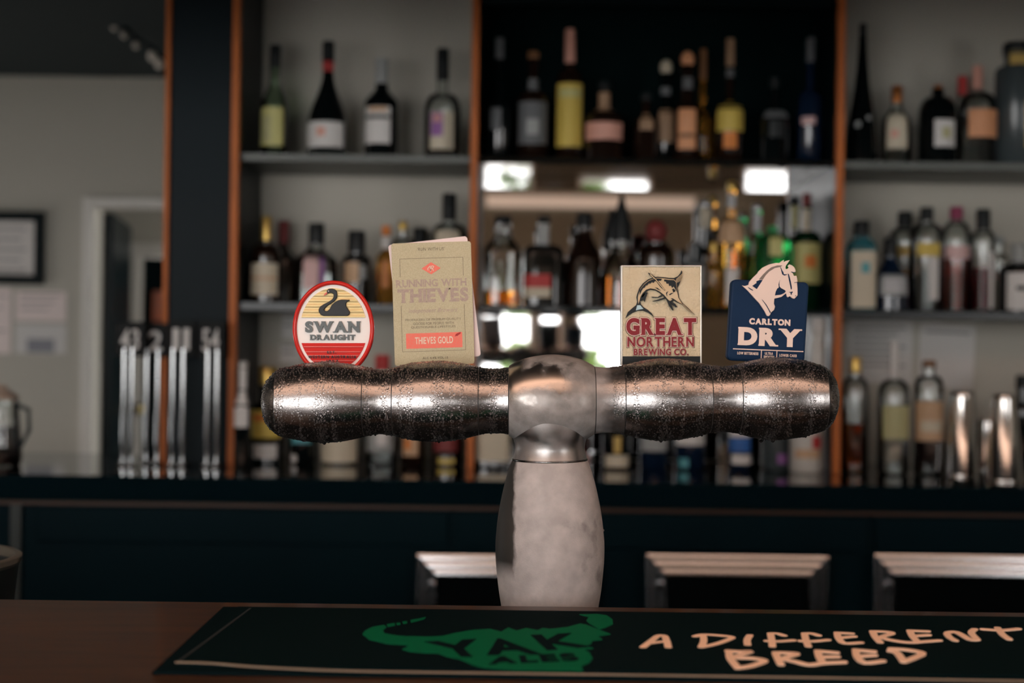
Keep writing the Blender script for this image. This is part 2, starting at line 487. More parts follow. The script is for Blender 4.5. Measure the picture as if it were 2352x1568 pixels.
# wide end panel between the first two strips, partitions behind the others
MB().box(x_a+.007, x_b-.010, -.004, WB-3.622, 0, TOPZ).build('end_panel', m_panel, sh, bevel=.002)
for x in (x_b, x_c, x_d):
    MB().box(x-.009, x+.009, .0125, WB-3.622, 0, TOPZ).build('partition', m_dark, sh)
ZS1 = 1.834; ZS2 = 1.453
def shelf(x0, x1, z, m, th=.02, front=3.635, name='shelf'):
    MB().box(x0+.0095, x1-.0095, front-3.62, WB-3.624, z-CZ-th, z-CZ).build(name, m, sh, bevel=.0015)
XR = 2.6
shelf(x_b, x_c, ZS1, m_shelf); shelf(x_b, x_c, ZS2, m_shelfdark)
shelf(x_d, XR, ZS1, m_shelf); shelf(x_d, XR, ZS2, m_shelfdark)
m_gshelf = mat('smoked_glass_shelf', c(18,28,30), .05, spec=.5)
shelf(x_c, x_d, ZS2, m_gshelf, .016)
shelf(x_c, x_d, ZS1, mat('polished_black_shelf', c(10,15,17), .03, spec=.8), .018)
MB().box(x_c+.0095, x_d-.0095, WB-3.62-.011, WB-3.62-.003, .002, ZS1-.019-CZ).build('mirror', m_mirror, sh)
MB().box(x_c+.0095, x_d-.0095, WB-3.62-.014, WB-3.62-.003, ZS1-.0185-CZ, TOPZ).build('back_panel', mat('matt_black_panel', c(2,19,20), .6, spec=.05), sh)
MB().box(x_c+.0095, x_d-.0095, .02, .04, P(1500, 14, 3.64).z-CZ, TOPZ).build('header_rail', m_dark, sh)
MB().box(XR, XR+.02, -.004, WB-3.622, 0, TOPZ).build('side_panel', m_dark, sh)

# ================================================================== BOTTLES
GL = {
 'clear': thin_glass('clear_glass', (.93,.96,.95)),
 'palegreen': thin_glass('pale_green_glass', (.72,.85,.70)),
 'black': mat('black_glass', c(10,15,16), .06, spec=.95),
 'brown': mat('dark_brown_glass', c(30,18,12), .06, spec=.95),
 'dkred': mat('dark_red_glass', c(48,14,14), .07, spec=.95),
 'dkgreen': mat('dark_green_glass', c(10,40,22), .06, spec=.95),
 'green': mat('green_glass', (.02,.42,.12), .03, trans=.85),
 'amber': mat('amber_spirit_glass', (.85,.40,.06), .03, trans=.85),
 'teal': mat('teal_glass', (.05,.30,.36), .04, trans=.6),
 'navy': mat('navy_glass', c(14,30,52), .07, spec=.95),
 'grey': mat('smoky_grey_glass', c(70,78,80), .15, spec=.5),
 'white': mat('white_glazed_bottle', (.66,.63,.58), .25),
}
LQ = {'water': mat('clear_spirit', (.95,.97,.97), .0, trans=1, ior=1.33),
      'amber': mat('amber_spirit', (.80,.36,.06), .0, trans=1, ior=1.36),
      'whisky': mat('dark_whisky', (.42,.12,.02), .0, trans=1, ior=1.36),
      'red': mat('red_liqueur', (.62,.05,.05), .0, trans=1, ior=1.36),
      'pink': mat('pink_liqueur', (.85,.28,.24), .0, trans=1, ior=1.36),
      'dark': mat('dark_liqueur', c(30,14,12), .1),
      'wine': mat('deep_red_liqueur', (.25,.01,.03), .0, trans=.9, ior=1.36)}
PAINT = {'cream': (.66,.58,.44), 'white': (.72,.69,.66), 'tan': (.62,.40,.24), 'gold': (.62,.42,.12), 'yellow': (.68,.50,.10),
         'red': (.50,.04,.04), 'dkred': (.20,.03,.03), 'orange': (.75,.24,.05), 'black': c(14,20,22), 'grey': (.36,.37,.36), 'shaded_grey': (.13,.135,.14), 'shaded_tan': (.36,.22,.13),  # darkest grey and tan have the top shelf's shade painted in
         'pink': (.76,.50,.48), 'purple': (.30,.12,.36), 'blue': (.03,.13,.42), 'silver': (.55,.55,.56), 'olive': (.50,.47,.24),
         'green': (.05,.35,.12), 'teal': (.10,.36,.40), 'brown': (.22,.10,.04), 'peach': (.78,.36,.18), 'salmon': (.72,.36,.28),
         'limegold': (.60,.56,.22), 'copper': (.55,.20,.06), 'wine': (.30,.04,.10)}
def paint(n, foil=False):
    if foil: return mat(n+'_foil', PAINT[n], .3, metal=.75)
    return mat(n+'_paper', PAINT[n], .55)
def profile(sh0, ns, rn, style, foot=.93):
    """normalised (r, h) from base to mouth"""
    p = [(foot*.85, 0), (foot, .004), (1, .02)]
    p.append((1, sh0))
    for k in range(1, 9):
        t = k/8
        if style == 'slope': r = 1+(rn-1)*(.5-.5*math.cos(PI*t)); h = sh0+(ns-sh0)*t
        else:                       # round shoulder then neck
            r = rn+(1-rn)*math.cos(t*PI/2)**.8 if t < 1 else rn
            h = sh0+(ns-sh0)*math.sin(t*PI/2)
        p.append((r, h))
    p += [(rn, max(ns, .955)), (rn*1.15, max(ns, .958)), (rn*1.15, .985), (rn, 1.0)]
    return p
PLACED = {}
def bottle(px, top, w, glass, text, group, z, D, cap=None, lab=None, sh0=.62, ns=.76, style='round', rn=None, sq=0,
           liquid=None, level=.5, extra=(), name='spirit_bottle', band=None, depth=1.0, cone=None, cat='bottle', top_shape='cyl'):
    """px: centre, top, w in photo pixels at distance D; lab: (y0, y1, x0, x1, colour) in pixels"""
    D0 = D; lst = PLACED.setdefault(round(z, 2), [])
    for off in (0, .02, -.02, .035, -.035, .05, -.05, .065, -.065, .08, -.08, .1, -.1, .12):
        D = D0+off; s = D/F; X = P(px, 700, D).x; R = w*s/2
        if z > CZ+.1 and (D-R < 3.638 or D+R > 3.932): continue
        if all((X-a)**2+(D-q)**2 > (R+r+.002)**2 for a, q, r in lst): break
    else: print('NO ROOM', text)
    lst.append((X, D, R))
    ztop = P(px, top, D).z
    H = ztop-z; R = w*s/2
    z += .0008
    t = thing(name, text, cat, (X, D, z), group)
    capw = (cap[2] if cap else w*.4)*s/2
    capz = P(px, cap[1], D).z-z if cap else H
    Hg = capz+.006 if cap else H
    if sh0 > 1.5: sh0 = (P(px, sh0, D).z-z)/Hg; ns = min(.965, max(sh0+.02, (P(px, ns, D).z-z)/Hg))
    rnn = rn if rn else max(.2, min(.9, capw*.88/R))
    if cone: prof = [(a, b) for a, b in cone]
    else: prof = profile(sh0, ns, rnn, style)
    pr = [(r*R, h*Hg) for r, h in prof]
    seg = 40
    MB().lathe(pr, seg, sq=sq, depth=depth).build('glass_body', GL[glass], t)
    def rad_at(h):
        for (r0, h0), (r1, h1) in zip(pr, pr[1:]):
            if h0 <= h <= h1: return r0+(r1-r0)*((h-h0)/(h1-h0) if h1 > h0 else 0)
        return pr[-1][0]
    if liquid:
        lv = level*Hg
        lp = [(r*.93, max(h, .006)) for r, h in pr if h < lv]+[(rad_at(lv)*.93, lv)]
        MB().lathe(lp, seg, sq=sq, depth=depth).build('liquid', LQ[liquid], t)
    if cap:
        y0, y1, cw, colr = cap[:4]
        foil = colr in ('gold', 'silver', 'copper')
        z1 = H
        if top_shape == 'ball':
            MB().ball((0,0,(capz+z1)/2), (z1-capz)/2, 18, sx=capw*2/(z1-capz), sy=capw*2/(z1-capz)).build('stopper', paint(colr, foil), t)
        elif top_shape == 'cone':
            MB().lathe([(capw, capz), (capw, capz+(z1-capz)*.35), (capw*.35, capz+(z1-capz)*.85), (capw*.2, z1)], 24).build('stopper', paint(colr, foil), t)
        else:
            MB().lathe([(capw*.98, capz), (capw, capz+.002), (capw, z1-.004), (capw*.9, z1)], 24).build('cap', paint(colr, foil), t)
    def patch(lb, nm, parent, out):
        ly0, ly1, lx0, lx1, colr = lb[:5]
        za = P(px, ly1, D).z-z; zb = P(px, ly0, D).z-z
        za = max(za, .006)
        Rm = max(rad_at(za+.001), rad_at(zb-.001)) if lb[5:] != ('neck',) else rad_at((za+zb)/2)
        a0 = math.asin(max(-.985, min(.985, (lx0-px)*s/Rm))); a1 = math.asin(max(-.985, min(.985, (lx1-px)*s/Rm)))
        n = 14; nv = 6; vs = []; fs = []
        for j in range(nv+1):
            zz = za+(zb-za)*j/nv
            rr0 = rad_at(zz)
            for k in range(n+1):
                a = a0+(a1-a0)*k/n
                ca, sa = math.sin(a), -math.cos(a)
                rr = rr0
                if sq: rr = rr0/((abs(ca)**sq+abs(sa)**sq)**(1/sq))
                rr += out
                vs.append((rr*ca, rr*sa*depth, zz))
        for j in range(nv):
            for k in range(n):
                q = j*(n+1)+k
                fs.append((q, q+1, q+n+2, q+n+1))
        return MB().add(vs, fs, True).build(nm, paint(colr), parent)
    lo = None
    if lab: lo = patch(lab, 'label', t, .0006)
    for e in extra:
        nm, e = e[0], e[1:]
        patch(e, nm, (lo if (nm == 'emblem' and lo) else t), .0012 if nm == 'emblem' else .0008)
    return t

G1 = 'bottles on the top shelf of the left bay'
b = lambda *a, **k: bottle(*a, **k)
D1 = 3.76
b(625, 105, 62, 'palegreen', 'pale green bottle with a yellow-green label at the left end of the top left shelf', G1, ZS1, D1,
  cap=(105,156,27,'black'), lab=(250,338,597,648,'limegold'), sh0=248, ns=180, style='slope', liquid='water', level=.42, extra=[('emblem',270,330,602,622,'olive')])
b(747, 96, 92, 'black', 'champagne bottle with a pale cork tip and red neck band, low cream label', G1, ZS1, D1,
  cap=(115,138,29,'black'), lab=(285,343,703,786,'white'), sh0=292, ns=165, style='slope', extra=[('neck_band',143,165,735,760,'red','neck'),('emblem',298,318,728,748,'salmon')], name='champagne_bottle')
b(870, 135, 80, 'black', 'black bottle with a grey capsule and a cream label in two pieces, top left shelf', G1, ZS1, D1,
  cap=(135,196,31,'grey'), lab=(250,334,836,894,'white'), sh0=240, ns=198, style='slope', extra=[('emblem',270,278,838,892,'black'),('emblem',251,262,845,886,'tan')], name='wine_bottle')
b(1010, 113, 84, 'clear', 'clear round bottle of dark spirit with a purple and cream label', G1, ZS1, D1,
  cap=(113,184,29,'black'), lab=(262,348,985,1038,'cream'), sh0=254, ns=215, style='round', liquid='dark', level=.46, extra=[('emblem',264,318,987,1014,'purple'),('emblem',268,286,990,1010,'salmon')])

G2 = 'bottles on the middle shelf of the left bay'
b(650, 508, 66, 'brown', 'dark bottle with a dull red capsule just behind the gold-capped bottle', G2, ZS2, 3.86,
  cap=(508,562,26,'dkred'), sh0=600, ns=565, style='slope')
b(610, 497, 72, 'brown', 'dark bottle with a gold capsule and bright square cream label beside the left partition', G2, ZS2, 3.74,
  cap=(497,556,25,'gold'), lab=(606,678,580,640,'cream'), sh0=592, ns=560, style='round', extra=[('emblem',636,644,582,638,'tan')])
b(725, 513, 98, 'clear', 'broad clear jug bottle with a white medallion on its dark stopper and a pink label', G2, ZS2, 3.76,
  cap=(513,562,38,'black'), lab=(590,664,702,736,'pink'), sh0=602, ns=562, style='slope', liquid='water', level=.5, extra=[('side_label',592,660,739,750,'purple')])
b(818, 531, 64, 'black', 'short dark bottle with a wide black cap and a round tan label', G2, ZS2, 3.76,
  cap=(531,582,40,'black'), lab=(604,650,794,826,'tan'), sh0=602, ns=585, extra=[('side_label',610,642,829,842,'grey')])
b(885, 519, 42, 'amber', 'slim amber bottle with an orange cap left of the cardboard sign', G2, ZS2, 3.76,
  cap=(519,541,22,'orange'), lab=(600,662,878,894,'copper'), sh0=592, ns=572, style='slope', extra=[('neck_band',543,572,875,896,'white','neck')])
b(923, 509, 58, 'clear', 'clear bottle with a gold cap showing over the top left corner of the cardboard sign', G2, ZS2, 3.8,
  cap=(509,528,22,'gold'), sh0=570, ns=545, liquid='amber', level=.5)
b(962, 524, 54, 'black', 'dark bottle with a short black cap peeping over the cardboard sign', G2, ZS2, 3.84,
  cap=(524,562,30,'black'), sh0=580, ns=564)
b(1029, 445, 88, 'clear', 'tall round-shouldered clear bottle with a long black capsule behind the cardboard sign', G2, ZS2, 3.78,
  cap=(445,506,33,'black'), lab=(532,600,1000,1056,'cream'), sh0=558, ns=512, liquid='water', level=.45)

G3 = 'bottles on the back counter in the left bay'
b(561, 832, 40, 'black', 'dark bottle in a white neck sleeve and white label beside the second copper strip', G3, CZ, 3.57,
  cap=(832,846,20,'white'), lab=(897,980,544,576,'white'), sh0=.6, ns=.74, style='slope', extra=[('neck_sleeve',846,893,552,572,'white','neck')], name='wine_bottle')
b(618, 842, 72, 'black', 'bottle with an orange-gold cap and large yellow label behind left end of the tap tube', G3, CZ, 3.7,
  cap=(842,886,42,'gold'), lab=(940,1004,584,650,'yellow'), sh0=.62, ns=.76, extra=[('lower_label_or_glow',1018,1050,592,644,'white'),('emblem',950,966,590,640,'orange')])
b(700, 868, 60, 'black', 'dark bottle with a small blue-green label under the left end of the tap tube', G3, CZ, 3.7,
  cap=(868,890,26,'black'), lab=(975,1016,676,722,'teal'), sh0=.6, ns=.75, extra=[('lower_label_or_glow',1042,1062,676,690,'white')])  # small white patch paints a highlight low on the dark glass
b(786, 860, 88, 'black', 'dark bottle with a broad cream label under the first barrel of the tap tube', G3, CZ, 3.7,
  cap=(860,885,30,'silver'), lab=(985,1062,742,826,'cream'), sh0=.6, ns=.75)
b(880, 815, 72, 'clear', 'clear green-tinted bottle with a red cap rising between the swan badge and the cardboard sign', G3, CZ, 3.7,
  cap=(815,850,34,'red'), lab=(975,1035,850,908,'grey'), sh0=.6, ns=.76, liquid='water', level=.52, extra=[('emblem',985,1020,872,896,'white')])
b(952, 866, 56, 'brown', 'brown bottle with a small orange and cream label below the second barrel', G3, CZ, 3.7,
  cap=(866,890,24,'black'), lab=(1000,1045,932,966,'tan'), sh0=.6, ns=.75, extra=[('emblem',1005,1030,936,950,'orange')])
b(1032, 862, 74, 'brown', 'dark brown bottle with a red-brown label beside the third copper strip', G3, CZ, 3.7,
  cap=(862,888,28,'dkred'), lab=(985,1035,1002,1056,'dkred'), sh0=.6, ns=.75, extra=[('lower_label_or_glow',1050,1062,1012,1050,'yellow')])

G4 = 'bottles on the top shelf of the mirrored bay'
b(1140, 88, 60, 'black', 'black bottle with a silver cap at the left end of the mirrored bay top shelf', G4, ZS1, 3.74,
  cap=(88,138,20,'shaded_grey'), lab=(252,302,1122,1146,'shaded_grey'), sh0=.5, ns=.64, style='slope')
b(1218, 120, 72, 'brown', 'dark bottle with a brown cap and a large round grey label', G4, ZS1, 3.74,
  cap=(120,138,26,'brown'), lab=(238,335,1186,1250,'shaded_grey'), sh0=.55, ns=.68, extra=[('neck_band',182,212,1203,1233,'shaded_grey','neck'),('emblem',278,314,1204,1232,'grey')])
b(1302, 68, 60, 'brown', 'tall bottle with a pink capsule and long yellow label', G4, ZS1, 3.74,
  cap=(68,148,24,'salmon'), lab=(195,340,1273,1331,'yellow'), sh0=190, ns=158, extra=[('emblem',208,228,1278,1326,'limegold')])
b(1382, 188, 90, 'brown', 'squat dark bottle with a tan neck band and low tan label', G4, ZS1, 3.74,
  cap=(188,212,30,'black'), lab=(286,326,1340,1422,'salmon'), sh0=278, ns=256, extra=[('neck_band',214,258,1367,1396,'shaded_tan','neck')])
b(1478, 214, 58, 'brown', 'short dark bottle with an orange-tan label beside the stoppered bottles', G4, ZS1, 3.74,
  cap=(214,236,24,'black'), lab=(262,302,1462,1492,'shaded_tan'), sh0=.6, ns=.74)
b(1523, 138, 54, 'black', 'bottle with the paler and lower of two round pale stoppers', G4, ZS1, 3.74,
  cap=(138,174,29,'cream'), lab=(255,330,1505,1538,'shaded_tan'), sh0=.48, ns=.62, top_shape='ball', extra=[('neck_band',202,220,1511,1533,'shaded_grey','neck')])
b(1572, 118, 60, 'brown', 'bottle with the higher round tan stopper and a bright peach label', G4, ZS1, 3.74,
  cap=(118,156,32,'peach'), lab=(236,346,1550,1590,'peach'), sh0=.5, ns=.62, top_shape='ball', extra=[('neck_band',180,206,1561,1583,'shaded_grey','neck'),('emblem',310,320,1552,1588,'brown')])
b(1608, 114, 54, 'amber', 'amber bottle with a thin brown capsule between the tan stopper and the yellow label', G4, ZS1, 3.78,
  cap=(114,186,17,'brown'), sh0=.5, ns=.66, style='slope')
b(1670, 90, 62, 'brown', 'slim-necked bottle with a gold capsule and square yellow label', G4, ZS1, 3.74,
  cap=(90,155,20,'shaded_tan'), lab=(234,304,1640,1700,'yellow'), sh0=.5, ns=.62, extra=[('lower_label_or_glow',306,344,1653,1683,'orange'),('neck_band',160,178,1660,1680,'shaded_grey','neck')])  # orange patch under the yellow label paints a glow in the bottle
b(1772, 178, 74, 'black', 'black bottle with faint white lettering band right of the yellow label', G4, ZS1, 3.74,
  cap=(178,206,22,'black'), sh0=.55, ns=.7, extra=[('printed_band_or_glint',256,274,1744,1802,'shaded_grey'),('printed_band_or_glint',280,320,1756,1790,'black')])
b(1855, 88, 58, 'navy', 'tall blue-black bottle with a silver cap at right end of the mirrored top shelf', G4, ZS1, 3.74,
  cap=(88,146,21,'shaded_grey'), lab=(272,290,1832,1862,'pink'), sh0=.6, ns=.72)

G5 = 'bottles on the middle shelf of the mirrored bay'
b(1153, 497, 86, 'clear', 'cut clear decanter with a dark stopper beside the third copper strip', G5, ZS2, 3.74,
  cap=(497,516,40,'black'), sh0=578, ns=535, style='slope', liquid='amber', level=.18, sq=4, name='decanter')
b(1247, 497, 92, 'black', 'square-shouldered black bottle with a red and cream label', G5, ZS2, 3.74,
  cap=(497,512,28,'black'), lab=(632,684,1205,1262,'red'), sh0=582, ns=562, sq=4, extra=[('lower_label_or_glow',662,684,1206,1262,'cream'),('neck_band',514,562,1238,1258,'grey','neck')])
b(1340, 490, 80, 'brown', 'dark bottle with a flared green-black cap, between the red label and the cone stopper', G5, ZS2, 3.74,
  cap=(490,525,36,'black'), sh0=600, ns=530, style='slope')
b(1425, 450, 92, 'clear', 'clear sparkling bottle with a tall black cone stopper', G5, ZS2, 3.74,
  cap=(450,556,48,'black'), sh0=622, ns=566, style='slope', liquid='whisky', level=.45, top_shape='cone')
b(1505, 504, 84, 'brown', 'dark bottle with a domed stopper rising behind the marlin badge', G5, ZS2, 3.74,
  cap=(504,560,52,'dkred'), sh0=592, ns=562, top_shape='ball')
b(1596, 560, 70, 'grey', 'grey bottle half hidden behind the top right corner of the marlin badge', G5, ZS2, 3.80,
  cap=(540,566,30,'black'), lab=(600,660,1572,1622,'grey'), sh0=.6, ns=.74)
b(1618, 462, 62, 'black', 'black bottle with white striped neck paper behind the marlin badge', G5, ZS2, 3.86,
  cap=(462,476,30,'silver'), sh0=.5, ns=.6, extra=[('neck_sleeve',478,524,1603,1640,'cream','neck')])
b(1637, 556, 32, 'amber', 'slim glowing amber bottle between the marlin badge and the horse badge', G5, ZS2, 3.72,
  cap=(556,580,20,'gold'), sh0=.62, ns=.78)
b(1677, 418, 66, 'amber', 'tall amber whisky bottle with a silver neck and round tan collar label', G5, ZS2, 3.76,
  cap=(418,438,22,'gold'), lab=(500,560,1646,1708,'tan'), sh0=574, ns=500, extra=[('neck_band',446,478,1666,1688,'silver','neck'),('lower_label_or_glow',618,700,1662,1690,'white')], name='whisky_bottle')
b(1736, 470, 56, 'green', 'green bottle with a silvery neck just right of the tall amber whisky bottle', G5, ZS2, 3.82,
  cap=(470,486,22,'silver'), sh0=.5, ns=.62, style='slope', extra=[('neck_band',490,534,1726,1752,'silver','neck')])
b(1773, 520, 92, 'green', 'broad green gin bottle with a pale neck label behind the horse head', G5, ZS2, 3.74,
  cap=(505,535,26,'green'), lab=(540,590,1758,1788,'limegold'), sh0=562, ns=537, name='gin_bottle')
b(1822, 452, 60, 'black', 'dark bottle with a pale neck paper behind the green gin bottle', G5, ZS2, 3.86,
  cap=(452,470,24,'black'), sh0=.55, ns=.66, extra=[('neck_sleeve',474,526,1814,1836,'olive','neck')])
b(1850, 445, 70, 'dkgreen', 'dark green whiskey bottle with red cap and large cream label beside the fourth strip', G5, ZS2, 3.74,
  cap=(445,476,21,'dkred'), lab=(560,652,1818,1882,'limegold'), sh0=560, ns=530, extra=[('neck_band',480,530,1841,1861,'cream','neck'),('emblem',588,616,1840,1866,'orange')], name='whiskey_bottle')

G6 = 'bottles on the back counter in the mirrored bay'
b(1137, 862, 80, 'brown', 'bottle with a big square cream label left of the tap column', G6, CZ, 3.68,
  cap=(862,888,30,'black'), lab=(985,1056,1101,1172,'cream'), sh0=.62, ns=.76, sq=5)
b(1230, 866, 62, 'brown', 'dark bottle hidden behind the neck of the tap column', G6, CZ, 3.7,
  cap=(866,892,26,'black'), sh0=.6, ns=.75)
b(1330, 866, 60, 'dkred', 'dark red bottle showing a pink label edge right of the tap column', G6, CZ, 3.7,
  cap=(866,892,26,'black'), lab=(1040,1068,1340,1358,'pink'), sh0=.6, ns=.75)
b(1420, 862, 66, 'black', 'black bottle with a gold figure over a bright cream base label', G6, CZ, 3.66,
  cap=(862,886,28,'gold'), lab=(1043,1070,1394,1446,'cream'), sh0=.6, ns=.75, extra=[('printed_figure',1000,1038,1412,1428,'gold')])
b(1506, 866, 66, 'navy', 'dark bottle with a wide grey label under the third barrel', G6, CZ, 3.68,
  cap=(866,890,28,'silver'), lab=(985,1034,1476,1534,'grey'), sh0=.6, ns=.75)
b(1588, 862, 70, 'navy', 'dark blue bottle with a grey-white upper label', G6, CZ, 3.68,
  cap=(862,888,28,'black'), lab=(985,1020,1556,1620,'white'), sh0=.6, ns=.75, extra=[('lower_label_or_glow',1050,1076,1562,1582,'teal')])
b(1702, 866, 56, 'navy', 'bottle with a bright blue label over a white base, right of the dark blue one', G6, CZ, 3.66,
  cap=(866,890,26,'white'), lab=(1004,1036,1678,1726,'blue'), sh0=.6, ns=.75, extra=[('lower_label_or_glow',1042,1064,1682,1726,'white'),('upper_label',975,1002,1678,1726,'white')])
b(1788, 862, 68, 'grey', 'smoky grey bottle below the right end of the horse badge', G6, CZ, 3.68,
  cap=(862,888,30,'black'), lab=(1040,1062,1784,1806,'purple'), sh0=.62, ns=.76)
b(1854, 842, 72, 'white', 'white glazed bottle with a red emblem and cream base behind the right barrel', G6, CZ, 3.64,
  cap=(800,842,36,'tan'), lab=(1030,1050,1826,1882,'tan'), sh0=.62, ns=.76, extra=[('emblem',1000,1028,1862,1884,'red')])
b(1881, 728, 36, 'white', 'tall frosted white bottle standing against the fourth copper strip', G6, CZ, 3.66,
  cap=(728,760,34,'white'), sh0=.82, ns=.9)

G7 = 'bottles on the top shelf of the right bay'
b(1974, 55, 70, 'black', 'tall black cone-shaped bottle beside the fourth copper strip', G7, ZS1, 3.74, cap=(55,88,17,'black'),
  cone=[(.88,0),(1,.01),(1.02,.16),(.92,.30),(.72,.46),(.50,.62),(.38,.76),(.30,.90),(.26,1)], extra=[('printed_band_or_glint',283,296,1952,1964,'grey'),('printed_band_or_glint',270,280,1978,1988,'grey')])  # small grey patches paint the sparkles on the black glass
b(2054, 198, 66, 'clear', 'clear bottle with an amber stopper and rounded cream label', G7, ZS1, 3.74,
  cap=(198,236,26,'copper'), lab=(266,345,2027,2070,'cream'), sh0=285, ns=238, style='slope', liquid='water', level=.5, extra=[('emblem',302,320,2034,2050,'salmon')])
b(2148, 196, 86, 'black', 'black round-shouldered bottle with a cork and square cream label', G7, ZS1, 3.74,
  cap=(196,210,21,'copper'), lab=(280,342,2130,2178,'white'), sh0=264, ns=222, rn=.3, extra=[('emblem',298,322,2146,2166,'olive')])
b(2204, 176, 70, 'dkred', 'dark red bottle with a red cap, behind the peach label', G7, ZS1, 3.84,
  cap=(176,222,23,'red'), sh0=.55, ns=.68)
b(2238, 152, 88, 'clear', 'clear bottle with a coral cap and large peach label', G7, ZS1, 3.72,
  cap=(152,206,25,'salmon'), lab=(256,320,2209,2284,'peach'), sh0=250, ns=212, liquid='water', level=.5)
b(2328, 100, 96, 'grey', 'tall grey jar bottle with a gold collar at the right edge of the top shelf', G7, ZS1, 3.72,
  cap=(100,120,62,'black'), sh0=168, ns=152, extra=[('neck_band',122,152,2306,2352,'gold','neck'),('side_label',232,345,2334,2348,'gold')])

G8 = 'bottles on the middle shelf of the right bay'
b(1976, 508, 62, 'teal', 'blue-green gin bottle with a tall cream label beside the fourth copper strip', G8, ZS2, 3.70,
  cap=(508,548,36,'black'), lab=(578,712,1953,2005,'cream'), sh0=572, ns=550, sq=5, name='gin_bottle', extra=[('emblem',604,628,1970,1988,'teal')])
b(2044, 548, 84, 'navy', 'dark blue bottle with a silver hexagonal label', G8, ZS2, 3.70,
  cap=(548,592,30,'black'), sh0=650, ns=592, style='slope', lab=(632,680,2013,2076,'grey'), extra=[('emblem',640,672,2020,2068,'silver')])
b(2076, 487, 72, 'clear', 'clear bottle with a broad black cap behind the dark blue bottle', G8, ZS2, 3.84,
  cap=(487,521,34,'black'), sh0=552, ns=523, liquid='amber', level=.5, extra=[('neck_band',566,590,2050,2098,'gold')])
b(2126, 477, 78, 'clear', 'clear bottle with a black cap, orange collar and painted upright white highlight', G8, ZS2, 3.74,
  cap=(477,506,31,'black'), lab=(592,690,2122,2144,'white'), sh0=552, ns=512, liquid='water', level=.6, extra=[('neck_band',560,590,2098,2146,'yellow')])  # tall white patch paints a highlight on the glass
b(2194, 476, 72, 'clear', 'bottle of red liqueur with a wine-red cap and pink label', G8, ZS2, 3.74,
  cap=(476,506,30,'wine'), lab=(566,596,2164,2218,'pink'), sh0=558, ns=510, liquid='pink', level=.56)
b(2256, 481, 58, 'clear', 'bottle of deep red liqueur with a silver and black cap', G8, ZS2, 3.74,
  cap=(481,526,32,'black'), lab=(580,708,2262,2274,'white'), sh0=556, ns=530, liquid='wine', level=.52, extra=[('neck_band',486,500,2244,2266,'silver','neck')])  # narrow white patch paints the bright streak down the bottle
b(2292, 545, 44, 'clear', 'slim clear bottle between the deep red liqueur and the right edge', G8, ZS2, 3.86,
  cap=(545,560,26,'grey'), sh0=.72, ns=.84)
b(2338, 560, 88, 'black', 'black bottle with a big white label at the right edge of the middle shelf', G8, ZS2, 3.70,
  cap=(560,604,34,'grey'), lab=(628,712,2303,2372,'white'), sh0=626, ns=604, extra=[('emblem',658,668,2320,2350,'black')])

G9 = 'bottles on the back counter in the right bay'
b(1967, 820, 62, 'clear', 'clear bottle part full of amber spirit with a gold-green cap beside the fourth copper strip', G9, CZ, 3.64,
  cap=(820,856,28,'gold'), sh0=900, ns=866, liquid='whisky', level=.48)
b(2056, 786, 72, 'clear', 'tall clear bottle with a pale capped neck and olive label', G9, CZ, 3.62,
  cap=(786,868,22,'white'), lab=(930,1006,2026,2086,'olive'), sh0=908, ns=868, liquid='water', level=.7)
b(2136, 828, 68, 'clear', 'clear bottle with a flat cork and tan label over dark liqueur', G9, CZ, 3.62,
  cap=(828,842,30,'brown'), lab=(920,1010,2104,2166,'tan'), sh0=892, ns=862, liquid='dark', level=.3, extra=[('emblem',965,990,2112,2160,'cream')])

# cocktail shaker tins, standing upside down on the counter
m_tin = mat('polished_steel_tin', (.72,.70,.68), .12, metal=1)
def shaker(px, top, base_y, wt, wb, text):
    D = (CAMZ-CZ)*F/(-(uv(px, base_y)[1]))
    s = D/F; X = P(px, base_y, D).x; H = P(px, top, D).z-CZ
    t = thing('shaker_tin', text, 'cocktail shaker', (X, D, CZ), 'cocktail shaker tins')
    rt, rb = wt*s/2, wb*s/2
    MB().lathe([(rb*1.03,0),(rb*1.05,.003),(rb*1.03,.006),(rb,.008),(rt*1.02,H*.9),(rt,H*.93)], 40).build('tin_body', m_tin, t)
    MB().lathe([(rt*.99,H*.93),(rt*.97,H*.97),(rt*.9,H*.995),(rt*.3,H)], 40).build('tin_base', m_tin, t)
shaker(2208, 897, 1092, 56, 76, 'steel cocktail shaker tin upside down beside the tan-labelled bottle')
shaker(2304, 904, 1104, 52, 82, 'steel cocktail shaker tin upside down nearest the right edge')
shaker(2262, 960, 1078, 42, 58, 'smaller steel tin between and behind the two upside down shakers')
b(2352, 862, 60, 'black', 'black bottle standing at the extreme right edge of the back counter', G9, CZ, 3.75, cap=(862,890,32,'black'), sh0=.7, ns=.8)

# ------------------------------------------------------------------ papers on the walls
m_paper = mat('white_paper', (.88,.85,.82), .7)
def paper(px0, py0, px1, py1, wy, name, text, cat='notice', group=None, m=m_paper, rot=0, lines=4, lc=(.25,.25,.25)):
    a, q = P(px0, py0, wy), P(px1, py1, wy)
    hw, hh = abs(q.x-a.x)/2, abs(a.z-q.z)/2
    t = thing(name, text, cat, ((a.x+q.x)/2, wy-.0015, (a.z+q.z)/2), group, rot=(0, rot, 0))
    MB().box(-hw, hw, -.001, .001, -hh, hh).build('sheet', m, t)
    if lines:
        mb = MB()
        for k in range(lines):
            z = hh*.75-k*hh*1.4/lines
            mb.box(-hw*.8, hw*(.8-.25*(k % 3)), -.0016, -.001, z-.0025, z+.0025)
        mb.build('printed_lines', mat('faded_print', lc, .7), t)
    return t
GP = 'notices on the wall under the shelves'
paper(1946, 734, 2094, 880, WB, 'paper_notice', 'larger white notice taped to the wall left of its neighbour in the right bay', group=GP, lines=7)
